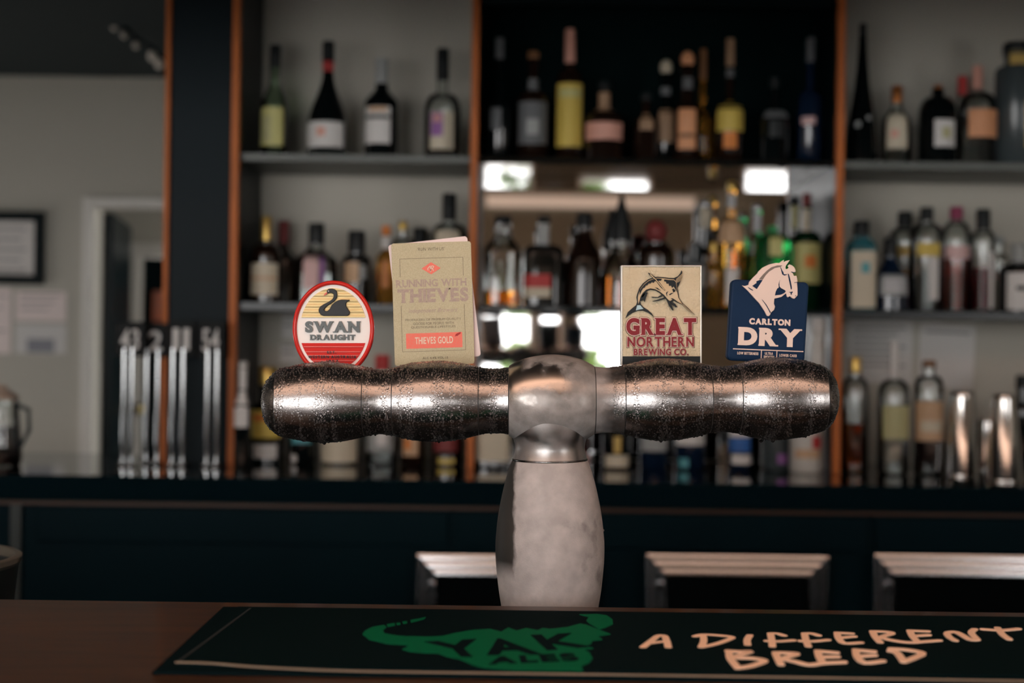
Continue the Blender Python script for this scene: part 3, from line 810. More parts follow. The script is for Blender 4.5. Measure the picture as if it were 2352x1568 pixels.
paper(2112, 744, 2236, 892, WB, 'paper_notice', 'slightly crooked white notice on the wall above the shaker tins', group=GP, rot=math.radians(2), lines=1)
paper(648, 718, 690, 778, WB, 'paper_notice', 'upper small white notice on the wall behind the swan badge', group=GP, lines=2)
paper(644, 788, 690, 834, WB, 'paper_notice', 'lower small white notice on the wall behind the swan badge', group=GP, lines=2)
GQ = 'papers pinned on the far left wall'
paper(36, 668, 152, 738, FAR, 'paper_poster', 'pinkish paper poster below the framed certificate', 'poster', GQ, mat('pale_pink_paper', (.92,.78,.74), .7), lines=3, lc=(.5,.3,.28))
t = paper(36, 744, 152, 812, FAR, 'paper_poster', 'white paper poster with a grey block below the pinkish poster', 'poster', GQ, lines=0)
MB().box(-.06, .06, -.0016, -.001, -.06, -.0).build('printed_block', mat('grey_print', (.3,.3,.33), .7), t)
paper(-60, 660, 24, 812, FAR, 'paper_poster', 'paper poster cut by the left edge of the view', 'poster', GQ, mat('pale_pink_paper', (.92,.78,.74), .7), lines=4, lc=(.5,.3,.28))
paper(352, 668, 392, 738, INN, 'paper_poster', 'orange-red poster beyond the doorway, beside the first copper strip', 'poster', GQ, mat('orange_red_paper', (.62,.20,.12), .6), lines=3, lc=(.7,.5,.4))
# framed certificate
a, q = P(-110, 484, FAR), P(104, 655, FAR)
t = thing('picture_frame', 'black framed certificate high on the far left wall', 'picture', ((a.x+q.x)/2, FAR-.002, (a.z+q.z)/2))
hw, hh = (q.x-a.x)/2, (a.z-q.z)/2; fw = .042
mb = MB().box(-hw,-hw+fw,-.03,0,-hh,hh).box(hw-fw,hw,-.03,0,-hh,hh).box(-hw+fw,hw-fw,-.03,0,hh-fw,hh).box(-hw+fw,hw-fw,-.03,0,-hh,-hh+fw)
mb.build('frame', m_dark, t, bevel=.004)
MB().box(-hw+fw, hw-fw, -.012, -.004, -hh+fw, hh-fw).build('print', mat('certificate_paper', (.74,.69,.65), .6), t)
mb = MB()
for k in range(5): mb.box(-hw*.6, hw*(.6-.1*(k % 2)), -.0135, -.012, .08-k*.045, .088-k*.045)
mb.build('printed_lines', mat('faded_print', (.25,.25,.25), .7), t)

# string of bulbs under the ceiling at upper left
t = thing('bulb_string', 'dark strand of shiny glass bulbs hanging under the dark ceiling at upper left', 'bulb string', P(280, 70, 5.2))
org = P(280, 70, 5.2)
pts = [P(x, y, 5.2)-org for x, y in ((150,-40),(205,25),(262,62),(285,80),(312,104),(350,128),(366,146),(400,180))]
MB().tube([tuple(p+Vector((0,0,.03))) for p in pts], .006, 8).build('cable', m_dark, t)
mb2 = mat('glint_bulb', (.80,.72,.64), .15)  # pale diffuse colour paints in the bulbs' blurred highlights
for k, p in enumerate(pts[1:7]):
    o = MB().ball(tuple(p), .018 if k in (0, 4, 5) else .012, 12, sz=1.2).build('bulb', mb2, t)
    MB().lathe([(.008,.015),(.008,.034)], 12, org=tuple(p)).build('bulb_socket', m_dark, o)

# table number stands
m_chrome = mat('chrome_rod', (.58,.60,.61), .12, metal=1)
m_plate = mat('black_number_plate', c(14,18,20), .6, spec=.25)
m_num = mat('white_numeral', (.66,.64,.62), .5)
def number_stand(num, px0, px1, py0, py1, r0, r1, D, text, op=1):
    s = D/F; cx = (px0+px1)/2
    X = P(cx, 900, D).x
    t = thing('table_number_stand', text, 'table number', (X, D, CZ), 'table number stands on the back counter')
    z0, z1 = P(cx, py1, D).z-CZ, P(cx, py0, D).z-CZ
    hw = (px1-px0)*s/2
    pl = MB().box(-hw, hw, -.003, .003, z0, z1).build('number_plate', m_plate, t, bevel=.002)
    mb = MB(); text_on(mb, num, -hw*.62, z0+(z1-z0)*.18, hw*.62, z0+(z1-z0)*.78, -.003, .0008, off=.02)
    mb.build('numeral', m_num, pl)
    for r in (r0, r1):
        x = (r-cx)*s
        MB().tube([(x, 0, .012), (x, 0, z0+.02)], .0050, 12).build('rod', m_chrome, t)
        MB().lathe([(.012,0),(.014,.003),(.014,.010),(.006,.014)], 16, org=(x,0,0)).build('foot', m_chrome, t)
    mb = MB().tube([((r0-cx)*s, 0, .006), ((r1-cx)*s, 0, .006)], .004, 8)
    mb.build('base_bar', m_chrome, t)
number_stand('43', 262, 332, 738, 818, 284, 303, 3.55, 'black table number 43 on chrome rods, leftmost of the row')
number_stand('2', 330, 382, 742, 820, 336, 362, 3.60, 'black table number 2 on chrome rods, between 43 and 11')
number_stand('11', 384, 446, 736, 818, 396, 420, 3.55, 'black table number 11 on chrome rods, in front of the dark end panel')
number_stand('54', 452, 514, 736, 822, 476, 498, 3.55, 'black table number 54 on chrome rods, nearest the second copper strip')

# dark jug at the far left end of the counter
D = 3.52; s = D/F
org = P(2, 1062, D); org.z = CZ
t = thing('glass_jug', 'dark-filled glass jug at the far left end of the back counter', 'jug', org)
R = 46*s
MB().lathe([(R*.9,0),(R,.01),(R*1.02,.05),(R*.86,.12),(R*.8,.15),(R*.84,.165)], 32, closed=False).build('jug_body', GL['clear'], t)
MB().lathe([(R*.86,.004),(R*.96,.012),(R*.97,.05),(R*.85,.10)], 32).build('liquid', LQ['dark'], t)
MB().tube([(R*.8,0,.15),(R*1.35,0,.14),(R*1.4,0,.09),(R*.98,0,.05)], .006, 10).build('handle', GL['grey'], t)
MB().lathe([(R*.82,.165),(R*.84,.172),(R*.3,.19),(.01,.2)], 24).build('lid', mat('tan_lid', (.5,.38,.3), .4), t)

# ================================================================== FRONT BAR
BZ = 1.10
m_bar = ramp_wood('dark_stained_bar_timber', c(74,48,26), c(44,27,13), .4, (1.2, 16, 16), .12)
ba = thing('bar_counter', 'dark red-brown timber bar counter in the foreground', 'bar counter', (0, .95, 0))
ye = PZ(1176, 1389, BZ).y
MB().box(-3.9, 4.7, .52-.95, ye-.95, BZ-.045, BZ).build('counter_top', m_bar, ba, bevel=.006)
MB().box(-3.85, 4.65, .72-.95, .80-.95, 0, BZ-.045).build('front_panel', m_bar, ba)
be = thing('service_bench', 'lower dark steel service bench behind the timber bar carrying the beer tower', 'bench', (0, 1.6, 0))
m_bench = mat('dark_steel_bench', (.10,.11,.115), .35, metal=.8)
MB().box(-3.85, 4.65, ye+.004-1.6, .19, .965, 1.0).build('bench_top', m_bench, be, bevel=.003)
MB().box(-3.85, 4.65, ye-.1-1.6, .16, 0, .965).build('bench_body', m_navy, be)
# dark container poking up at the left
D = 1.72
q = P(20, 1278, D)
t = thing('ice_tub', 'dark round-rimmed tub poking up at the left end behind the timber bar', 'tub', (q.x-.112, D, 1.0))
hz = q.z-1.0
MB().lathe([(.105,0),(.11,.004),(.118,hz-.012),(.113,hz-.012),(.104,.01)], 48, closed=False).build('tub_body', mat('dark_grey_plastic', c(30,38,40), .4), t)
MB().lathe([(.118,hz-.012),(.122,hz-.008),(.122,hz-.002),(.118,hz),(.113,hz-.001),(.113,hz-.012)], 48, closed=False).build('tub_rim', mat('grey_plastic_rim', c(92,90,82), .35), t)

# bar runner
m_mat = mat('black_rubber_nitrile', c(4,21,24), .85, spec=.05, bump=(900, .25))
m_matbase = mat('black_rubber_edge', c(4,20,24), .8, spec=.05)
yf = PZ(1440, 1411, BZ).y - .001; yn = PZ(335, 1550, BZ).y
xl = (PZ(540, 1393, BZ).x+PZ(335, 1550, BZ).x)/2 - .002
ru = thing('bar_runner', 'black rubber bar runner printed with a green yak emblem and tan lettering', 'bar mat', (xl+.45, (yf+yn)/2, BZ))
RX, RY = xl+.45, (yf+yn)/2
MB().box(-.45, .45, yn-RY, yf-RY, 0, .003).build('rubber_base', m_matbase, ru, bevel=.001)
MT = .0042
MB().box(-.45+.016, .45-.016, yn-RY+.018, yf-RY-.006, .003, MT).build('printed_surface', m_mat, ru)
def mp(px, py):
    p = PZ(px, py, BZ+MT); return (p.x-RX, p.y-RY)
def mflat(mb, V, Fc, z0=MT, z1=MT+.0004):
    extrude2d(mb, V, Fc, lambda x, y, d: (x, y, d), z0, z1)
m_tan = mat('tan_print', c(250,216,190), .8, spec=.1)
m_green = mat('green_print', c(0,98,64), .8, spec=.1)
m_line = mat('grey_piping', c(150,142,128), .7)
mb = MB()
mflat(mb, *ribbon([mp(*p) for p in smooth_pts([(408,1521),(480,1523),(612,1533),(816,1541),(1152,1546),(1662,1553),(2352,1564)], 4, False)], .0045))
o = mb.build('piping', m_line, ru)
mb = MB(); mflat(mb, *ribbon([mp(410,1519), mp(575,1397)], .0016))
mb.build('side_seam', mat('dark_seam', c(46,52,54), .7), ru)
z7 = lambda X, Y: mp(800+X/3.675, 1390+Y/3.675)
z8 = lambda X, Y: mp(1440+X/2.579, 1400+Y/2.579)
yak = [(470,262),(380,252),(310,238),(292,215),(322,186),(300,166),(200,185),(140,215),(120,245),(180,292),(330,325),(490,335),
       (505,345),(455,372),(520,392),(640,402),(760,405),(830,432),(900,447),(930,450),(1000,480),(1050,505),(1150,530),(1400,548),(1700,553),(1985,557),
       (1965,515),(2030,490),(2062,450),(2035,400),(1990,375),(2070,365),(2010,345),(2050,325),(2060,300),(2145,290),(2110,262),(2215,245),
       (2140,215),(2010,165),(1960,155),(1850,185),(1700,200),(1640,192),(1600,212),(1500,193),(1420,215),(1350,188),(1290,225),(1200,200),(1050,210),(900,235),(800,260),(700,266),(600,264)]
em = MB()
mflat(em, [z7(*p) for p in yak], [list(range(len(yak)))])
for poly in ([(325,160),(390,150),(395,170),(335,182)], [(405,150),(440,146),(440,162),(410,166)], [(455,140),(495,133),(497,150),(465,158)],
             [(525,125),(600,112),(655,98),(640,118),(530,146)],
             [(1950,78),(2100,74),(2180,85),(2230,120),(2234,160),(2170,190),(2120,205),(2030,150),(2010,130),(2030,100)]):
    mflat(em, [z7(*p) for p in poly], [list(range(len(poly)))])
emo = em.build('yak_emblem', m_green, ru)
mb = MB()
def quad_text(s, tl, tr, br, bl, off=.03):
    V, Fc = letters(s, off=off)
    def mpq(u, v):
        X = (tl[0]*(1-u)+tr[0]*u)*v+(bl[0]*(1-u)+br[0]*u)*(1-v); Y = (tl[1]*(1-u)+tr[1]*u)*v+(bl[1]*(1-u)+br[1]*u)*(1-v)
        return z7(X, Y)
    mflat(mb, [mpq(p[0], p[1]) for p in V], Fc, MT, MT+.0008)
quad_text('Y', (640,312), (1080,288), (1220,440), (780,440))
quad_text('A', (1190,288), (1350,280), (1640,420), (1170,425))
quad_text('K', (1540,255), (1930,236), (2060,352), (1680,385))
quad_text('ALES', (1190,440), (1900,405), (1960,470), (1185,505), off=.05)
mb.build('yak_ales_lettering', m_mat, emo)
mb = MB()
STK = [
 # A
 [(95,222),(150,180),(185,155),(220,155),(235,185),(245,222)], [(140,198),(200,190),(240,190)],
 # D
 [(405,158),(450,148),(540,152),(620,162),(600,178),(520,205),(440,222)], [(450,148),(455,185),(440,222)],
 # I
 [(728,152),(712,180),(715,208)],
 # F
 [(850,145),(858,180),(862,218)], [(850,142),(890,142),(930,154)], [(830,186),(900,188),(985,182)],
 # F
 [(1052,145),(1060,180),(1075,218)], [(1052,142),(1095,142),(1135,154)], [(1032,186),(1100,188),(1190,180)],
 # E
 [(1245,140),(1255,172),(1290,200),(1385,196)], [(1245,138),(1330,142)], [(1260,168),(1345,160)],
 # R
 [(1455,132),(1472,165),(1500,195)], [(1455,130),(1530,132),(1570,142),(1510,165),(1600,188),(1690,196),(1760,190),(1850,184)],
 # E
 [(1675,126),(1692,160),(1720,190)], [(1675,126),(1780,130)], [(1690,158),(1785,152)],
 # N
 [(1895,145),(1910,165),(1945,185)], [(1900,138),(1950,135),(2030,178),(2075,180)], [(2075,180),(2040,140),(2060,118)],
 # T
 [(2110,118),(2220,124),(2320,116)], [(2195,110),(2225,150),(2265,178)],
 # B
 [(605,252),(612,290),(655,345)], [(600,248),(680,252),(730,252),(640,285),(740,290),(815,306),(740,335),(655,348)],
 # R
 [(880,262),(895,295),(912,328)], [(880,258),(960,260),(1005,266),(930,292),(1000,312),(1080,330),(1160,320),(1285,314)],
 # E
 [(1130,250),(1140,285),(1160,318)], [(1130,248),(1240,258)], [(1140,284),(1245,282)],
 # E
 [(1355,245),(1365,285),(1410,318),(1515,308)], [(1355,242),(1460,252)], [(1370,280),(1465,274)],
 # D
 [(1560,248),(1600,260),(1640,312)], [(1565,236),(1660,242),(1750,262),(1700,290),(1640,312)],
]
for si, st in enumerate(STK):
    pts = [z8(*p) for p in st]
    pts = smooth_pts(pts, 4, False)
    mflat(mb, *ribbon(pts, .0062), MT, MT+.0003+.00003*si)
mb.build('slogan_lettering', m_tan, ru)

# ================================================================== BEER TOWER
TD = 1.5; TS = TD/F
CX = 1263.0
lo_, hi_ = 1400., 1800.
for _ in range(50):
    mid = (lo_+hi_)/2
    if P(CX, mid, TD).z > 1.0: lo_ = mid
    else: hi_ = mid
CY = lo_
troot = P(CX, CY, TD)
tw = thing('beer_tower', 'T-shaped steel beer tower with a frosted column and a wet barrel-shaped tap tube', 'beer tower', troot, rot=(0, -RHO, 0))
def tl(px, py): return ((px-CX)*TS, (CY-py)*TS)      # photo pixel -> tower local x, z

# steel with a mask between bare metal and frost, by noise around given places
def frost_mat(name, metal_col, frost_col, build_mask, rough=.25, frost_rough=.6, dark=.58):
    m = bpy.data.materials.new(name); m.use_nodes = True
    nt = m.node_tree; b1 = nt.nodes['Principled BSDF']; out = nt.nodes['Material Output']
    b1.inputs['Base Color'].default_value = (*metal_col, 1); b1.inputs['Metallic'].default_value = 1; b1.inputs['Roughness'].default_value = rough
    b2 = nt.nodes.new('ShaderNodeBsdfPrincipled'); b2.inputs['Roughness'].default_value = frost_rough
    b2.inputs['Specular IOR Level'].default_value = .5
    tc = nt.nodes.new('ShaderNodeTexCoord')
    def noise(scale, detail=5, dist=0):
        n = nt.nodes.new('ShaderNodeTexNoise'); n.inputs['Scale'].default_value = scale; n.inputs['Detail'].default_value = detail
        n.inputs['Distortion'].default_value = dist
        nt.links.new(tc.outputs['Object'], n.inputs['Vector']); return n.outputs['Fac']
    n1 = noise(60, 8); r = nt.nodes.new('ShaderNodeValToRGB')
    r.color_ramp.elements[0].position = .35; r.color_ramp.elements[1].position = .68
    r.color_ramp.elements[0].color = (*[x*dark for x in frost_col], 1); r.color_ramp.elements[1].color = (*frost_col, 1)
    nt.links.new(n1, r.inputs[0]); nt.links.new(r.outputs[0], b2.inputs['Base Color'])
    bp = nt.nodes.new('ShaderNodeBump'); bp.inputs['Strength'].default_value = .35; bp.inputs['Distance'].default_value = .0008
    nt.links.new(noise(700, 3), bp.inputs['Height']); nt.links.new(bp.outputs[0], b2.inputs['Normal'])
    sep = nt.nodes.new('ShaderNodeSeparateXYZ'); nt.links.new(tc.outputs['Object'], sep.inputs[0])
    def math_(op, a, b=None, clamp=False):
        n = nt.nodes.new('ShaderNodeMath'); n.operation = op; n.use_clamp = clamp
        for i, q in enumerate((a, b)):
            if q is None: continue
            if isinstance(q, (int, float)): n.inputs[i].default_value = q
            else: nt.links.new(q, n.inputs[i])
        return n.outputs[0]
    fac = build_mask(sep.outputs['X'], sep.outputs['Z'], noise, math_)
    mx = nt.nodes.new('ShaderNodeMixShader')
    nt.links.new(fac, mx.inputs[0]); nt.links.new(b1.outputs[0], mx.inputs[1]); nt.links.new(b2.outputs[0], mx.inputs[2])
    nt.links.new(mx.outputs[0], out.inputs[0])
    return m
STEEL = (.34,.32,.312)
m_steel = mat('brushed_wet_steel', STEEL, .25, metal=1, bump=(260, .08))
m_seam = mat('dark_seam_ring', (.03,.03,.03), .5)

def lz(py): return (CY-py)*TS
def lx(px): return (px-CX)*TS
def step(math_, v, edge, soft):      # smooth 0..1 as v passes edge
    return math_('ADD', math_('DIVIDE', math_('SUBTRACT', v, edge), soft), .5, True)
def mask_column(X, Z, noise, M):
    # frost everywhere except: a wet strip down the left side and blotches low on the right
    e = M('ADD', X, M('MULTIPLY', M('SUBTRACT', noise(45, 6), .5), .016))
    right_of_strip = step(M, e, lx(1183), .004)
    low = step(M, M('MULTIPLY', Z, -1), -lz(1300), .02)
    keep = M('MAXIMUM', right_of_strip, low)
    bl = step(M, M('ADD', noise(38, 8), M('MULTIPLY', M('SUBTRACT', X, lx(1345)), 3.2)), .66, .2)
    lowz = step(M, M('MULTIPLY', Z, -1), -lz(1150), .05)
    blot = M('MULTIPLY', M('MULTIPLY', bl, lowz), .8)
    return M('MULTIPLY', M('SUBTRACT', keep, blot, True), .93)
m_column = frost_mat('frosted_column_steel', (.13,.125,.12), (.49,.47,.465), mask_column, rough=.5, dark=.76)
def mask_neck(X, Z, noise, M):
    n = noise(55, 7)
    return M('MULTIPLY', step(M, n, .5, .22), .55)
m_neck = frost_mat('half_frosted_neck_steel', (.42,.40,.39), (.34,.32,.315), mask_neck, rough=.33)
def mask_hub(X, Z, noise, M):
    n = M('MULTIPLY', M('SUBTRACT', noise(50, 8), .5), .05)
    right = step(M, M('ADD', X, n), lx(1290), .02)
    low = step(M, M('ADD', M('MULTIPLY', Z, -1), n), -lz(906), .012)
    top = step(M, M('ADD', Z, n), lz(850), .01)
    left = step(M, M('MULTIPLY', X, -1), -lx(1205), .01)
    top = M('MULTIPLY', top, M('SUBTRACT', 1, left))
    return M('MULTIPLY', M('MAXIMUM', M('MAXIMUM', right, low), top), .88)
m_hub = frost_mat('part_frosted_hub_steel', (.46,.42,.39), (.36,.34,.33), mask_hub, rough=.26, frost_rough=.6)
def mask_sp(X, Z, noise, M):
    return M('MULTIPLY', step(M, M('SUBTRACT', M('MULTIPLY', M('SUBTRACT', noise(60, 6), .5), .03), X), -lx(1400), .02), .75)
m_spfrost = frost_mat('frosted_spacer_steel', STEEL, (.40,.37,.36), mask_sp, rough=.3)

# column, neck, flange : lathe from photo silhouette (half widths)
col_prof = [(1056,86),(1070,92),(1106,103),(1150,113),(1188,119.5),(1220,123),(1249,125),(1285,124.5),(1320,121.5),(1355,117.5),(1386,112.5),(1430,105),(1480,96),(1530,88),(1550,86)]
zz = smooth_pts([(r*TS, lz(y)) for y, r in col_prof][::-1], 4, False)
MB().lathe(zz, 96).build('column', m_column, tw)
MB().lathe([(.062,0),(.064,.003),(.062,.008),(.045,.011),(.040,lz(1549))], 64).build('base_flange', m_steel, tw)
MB().lathe([(85.5*TS,lz(1058)),(86.5*TS,lz(1056)),(86.5*TS,lz(1053.5)),(85*TS,lz(1052))], 96).build('neck_ring', m_steel, tw)
nk = smooth_pts([(r*TS, lz(y)) for y, r in [(962,95),(978,93),(992,90),(1005,85),(1015,82),(1028,80.5),(1040,82),(1052,85)]][::-1], 4, False)
MB().lathe(nk, 96).build('neck', m_neck, tw)

SL = -.0075*-1                      # tap tube rises slightly to the right
AX = (0, 0, lz(919.5))
def arm(name, pts, m, sm=True):
    """pts: (px, radius px) along the tube"""
    pp = smooth_pts([(lx(x), r*TS) for x, r in pts], 5, False) if sm else [(lx(x), r*TS) for x, r in pts]
    return MB().lathe([(r, x) for x, r in pp], 96, 'x', AX, xs=SL).build(name, m, tw)
def seam(px, r):
    MB().lathe([((r-2)*TS, lx(px-1)), ((r-2)*TS, lx(px+1))], 64, 'x', AX, xs=SL).build('seam_ring', m_seam, tw)
ARM = {}
segs = [
 ('end_cap', [(600.5,3),(602,16),(606,32),(613,48),(622,60),(632,70),(639,75)], m_steel),
 ('barrel', [(641,76),(665,82.5),(700,89),(735,92.2),(760,92.3),(790,89.5),(815,85),(837,80)], m_steel),
 ('spacer', [(839,79.5),(855,76),(872,74.3),(888,75),(904,78)], m_steel),
 ('barrel', [(906,78.5),(930,84.5),(960,90),(990,92.2),(1015,92),(1045,89),(1075,84),(1099,78)], m_steel),
 ('spacer', [(1101,77.5),(1118,74.5),(1135,73.5),(1152,74.5),(1167,77)], m_steel),
 ('hub', [(1169,80),(1180,87),(1200,95.5),(1225,101.5),(1250,105),(1267,106),(1285,105),(1310,101),(1335,94),(1352,86),(1364,79)], m_hub),
 ('spacer', [(1366,77.5),(1380,75.5),(1397,74.8),(1415,75.8),(1431,79)], m_spfrost),
 ('barrel', [(1433,79.5),(1455,85),(1485,91),(1515,93.8),(1545,93),(1575,89.5),(1605,83.5),(1627,78.5)], m_steel),
 ('spacer', [(1629,78),(1645,76),(1662,75.4),(1678,76.5),(1694,79)], m_steel),
 ('barrel', [(1696,79.5),(1715,85),(1745,91.5),(1770,94.4),(1795,93.8),(1830,90),(1862,83),(1889,75)], m_steel),
 ('end_cap', [(1891,74),(1899,68),(1907,59),(1915,46),(1921,31),(1925,15),(1926.5,3)], m_steel)]
for n_, p_, m_ in segs: arm(n_, p_, m_)
for px, r in ((640,76),(838,80),(905,78.5),(1100,78),(1168,79),(1365,79),(1432,79.5),(1628,78.5),(1695,79.5),(1890,75)): seam(px, r)
RAD = []
for n_, p_, m_ in segs: RAD += smooth_pts(p_, 5, False)
def rad_px(x):
    for (x0, r0), (x1, r1) in zip(RAD, RAD[1:]):
        if x0 <= x <= x1: return r0+(r1-r0)*(x-x0)/(x1-x0)
    return 3

# condensation: beads of water scattered over the tube, dense in rings
m_water = mat('water_bead', (1,1,1), .0, trans=1, ior=1.33)
DV = []; DF = []
RN, SG = 3, 9
def bead(base, n, tx, ty, r, flat=.55, elong=1.0):
    o = len(DV)
    DV.append(tuple(base+n*(r*flat)))
    for i in range(1, RN+1):
        a = (PI/2)*i/RN
        hh = r*flat*math.cos(a)-(r*.12 if i == RN else 0); rr = r*math.sin(a)
        for k in range(SG):
            b_ = 2*PI*k/SG
            DV.append(tuple(base+n*hh+tx*(rr*math.cos(b_))+ty*(rr*elong*math.sin(b_))))
    for k in range(SG): DF.append((o, o+1+k, o+1+(k+1) % SG))
    for i in range(RN-1):
        for k in range(SG):
            a0 = o+1+i*SG
            DF.append((a0+k, a0+SG+k, a0+SG+(k+1) % SG, a0+(k+1) % SG))
    DF.append(tuple(o+1+(RN-1)*SG+k for k in range(SG))[::-1])
grid = {}
def free(u, v, r):
    ci, cj = int(u/.0045), int(v/.0045)
    for i in range(ci-1, ci+2):
        for j in range(cj-1, cj+2):
            for (a, b_, c_) in grid.get((i, j), ()):
                if (a-u)**2+(b_-v)**2 < (.92*(c_+r))**2: return False
    grid.setdefault((ci, cj), []).append((u, v, r)); return True
rnd = random.Random(11)
bands = [(616,8),(653,9),(700,4),(748,13),(775,5),(850,6),(892,8),(925,5),(945,9),(1010,14),(1040,5),(1062,6),(1135,9),(1410,9),
         (1425,5),(1455,6),(1520,14),(1560,5),(1600,9),(1645,5),(1700,5),(1765,14),(1800,5),(1850,8),(1905,6)]
def try_bead(px, th, r, flat=.5, el=1.0):
    if 1166 < px < 1402 or not (603 < px < 1924): return
    R = rad_px(px)*TS
    if not free(px*TS, th*R, r): return
    n = Vector((0, -math.cos(th), math.sin(th)))
    dr = (rad_px(px+3)-rad_px(px-3))/6
    n2 = (n - Vector((dr, 0, 0))).normalized()
    base = Vector((lx(px), 0, AX[2]+SL*lx(px))) + n*R
    tx = Vector((1,0,0)) - n2*n2.x; tx.normalize(); ty = n2.cross(tx)
    bead(base, n2, tx, ty, r, flat, el)
for (bx, bw) in bands:                          # big beads in rings
    for k in range(int(bw*60)):
        th = rnd.uniform(-1.5, 1.75)
        try_bead(rnd.gauss(bx, bw*.5), th, rnd.choice((.6,.8,.9,1.0,1.2,1.6))*.001, rnd.uniform(.6,.9), rnd.uniform(.9,1.4))
for k in range(2600):                           # crowded beads along the top
    try_bead(rnd.uniform(604, 1922), rnd.uniform(.75, 1.9), rnd.choice((.6,.8,1.0,1.3))*.001, rnd.uniform(.5,.75))
for k in range(14000):                           # fine beads everywhere
    try_bead(rnd.uniform(604, 1922), rnd.uniform(-1.6, 1.6), rnd.choice((.3,.35,.4,.5,.7))*.001, rnd.uniform(.55,.8))
for k in range(220):
    try_bead(rnd.uniform(604, 1922), rnd.uniform(-1.2, 1.3), rnd.uniform(1.0,1.7)*.001, .5)
for px, r in ((745,2.2),(1008,1.6),(1438,1.8),(1518,2.0),(1748,3.2),(1775,2.4),(862,1.5),(1612,1.5),(1850,1.8)):   # drops about to fall
    R = rad_px(px)*TS; n = Vector((0,0,-1))
    bead(Vector((lx(px), 0, AX[2]+SL*lx(px)-R+.0003)), n, Vector((1,0,0)), Vector((0,1,0)), r*.001, 1.25)
mb = MB(); mb.v = DV; mb.f = [list(f) for f in DF]; mb.sm = [True]*len(DF)
o = mb.build('condensation', m_water, tw); o['kind'] = 'stuff'
# water drop clinging to the column's right side
mb = MB().ball((lx(1385.5), -.002, lz(1217)), .0011, 12, sz=1.3)
o = mb.build('water_drop', m_water, tw)

# taps behind the tube carry the badges
BD = 1.552; BS = BD/F               # badge face distance
for px in (766, 995, 1519, 1765):
    x = lx(px)
    mb = MB().tube([(x, .035, AX[2]+.004), (x, .085, AX[2]+.004)], .011, 16).tube([(x, .085, AX[2]+.012), (x, .096, AX[2]-.004), (x, .098, AX[2]-.026)], .008, 14)
    o = mb.build('tap', m_steel, tw)
    MB().box(x-.012, x+.012, .068, .078, AX[2]-.005, AX[2]+.075).build('badge_bracket', m_dark, o)

# ================================================================== BADGES
def badge_root(name, px, py, text, rot=0, D=BD, cat='tap badge'):
    """rot: extra rotation in the picture plane, clockwise positive"""
    p = P(px, py, D)
    return thing(name, text, cat, p, 'badges on the beer tower', rot=(0, -RHO+rot, 0))
def ell(cx, cz, rx, rz, n=72, a0=0, a1=2*PI):
    return [(cx+rx*math.cos(a0+(a1-a0)*k/n), cz+rz*math.sin(a0+(a1-a0)*k/n)) for k in range(n)]

# ---- swan badge
m_red = mat('glossy_red_enamel', (.60,.025,.02), .22, coat=.4)
m_cream = mat('warm_white_enamel', (.78,.74,.70), .3)
m_goldpl = mat('ribbed_gold_plate', (.62,.48,.23), .42, metal=.4)
m_blk = mat('gloss_black_enamel', c(26,27,28), .4, spec=.3)
m_chr = mat('dark_grey_letter', (.085,.10,.10), .35, spec=.4)
m_redflat = mat('ribbed_red_enamel', (.56,.03,.025), .5, spec=.1)
SC = (766.5, 755.0)
sw = badge_root('swan_badge', *SC, 'oval red-rimmed tap badge with a black swan on gold, on the left barrel')
w6 = lambda X, Y: ((640+X/6.535-SC[0])*BS, (SC[1]-(620+Y/6.535))*BS)
MB().prism(ell(0,0,88*BS,105*BS), -.002, .012).build('badge_face', m_cream, sw)
ring = MB(); n = 96
vs = []; fs = []
for k in range(n):
    a = 2*PI*k/n; ca, sa = math.cos(a), math.sin(a)
    for j in range(12):
        t_ = 2*PI*j/12
        d = 5.2*BS*math.cos(t_)
        vs.append(((88.8*BS+d)*ca, -.002+8*BS*math.sin(t_)*1.0, (105.8*BS+d)*sa))
for k in range(n):
    for j in range(12):
        fs.append((k*12+j, k*12+(j+1) % 12, ((k+1) % n)*12+(j+1) % 12, ((k+1) % n)*12+j))
ring.add(vs, fs, True).build('rim', m_red, sw)
MB().prism(ell(0,0,91*BS,108*BS), .004, .014).build('badge_back', m_red, sw)
# gold dome, corrugated horizontally
def half_panel(rx, rz, z0, z1, amp, per, yb, flip=False, nz=60):
    mb = MB(); vs = []; fs = []
    for j in range(nz+1):
        z = z0+(z1-z0)*j/nz
        hw = rx*math.sqrt(max(0, 1-(z/rz)**2))
        y = yb-.0006-amp*(.5+.5*math.sin(2*PI*z/per))
        vs += [(-hw, y, z), (hw, y, z), (-hw, yb+.001, z), (hw, yb+.001, z)]
    for j in range(nz):
        q = j*4; fs += [(q, q+1, q+5, q+4), (q, q+4, q+6, q+2), (q+1, q+3, q+7, q+5)]
    mb.add(vs, fs, True)
    return mb
half_panel(76.5*BS, 93.4*BS, (SC[1]-729.3)*BS, 93.3*BS, .0006, 12.4*BS, -.0021).build('gold_panel', m_goldpl, sw)
half_panel(78*BS, 94*BS, -93.9*BS, (SC[1]-787.5)*BS, .0004, 10.6*BS, -.0021).build('red_panel', m_redflat, sw)
mb = MB()
for Y in (1150, 1225, 1280, 1360):
    x0, z = w6(0, Y); hw = 76*BS*math.sqrt(1-(z/(94*BS))**2)
    mb.box(-hw, hw, -.0036, -.002, z-.00022, z+.00022)
mb.build('ridge_line', mat('pale_red_ridge', (.72,.20,.16), .25), sw)
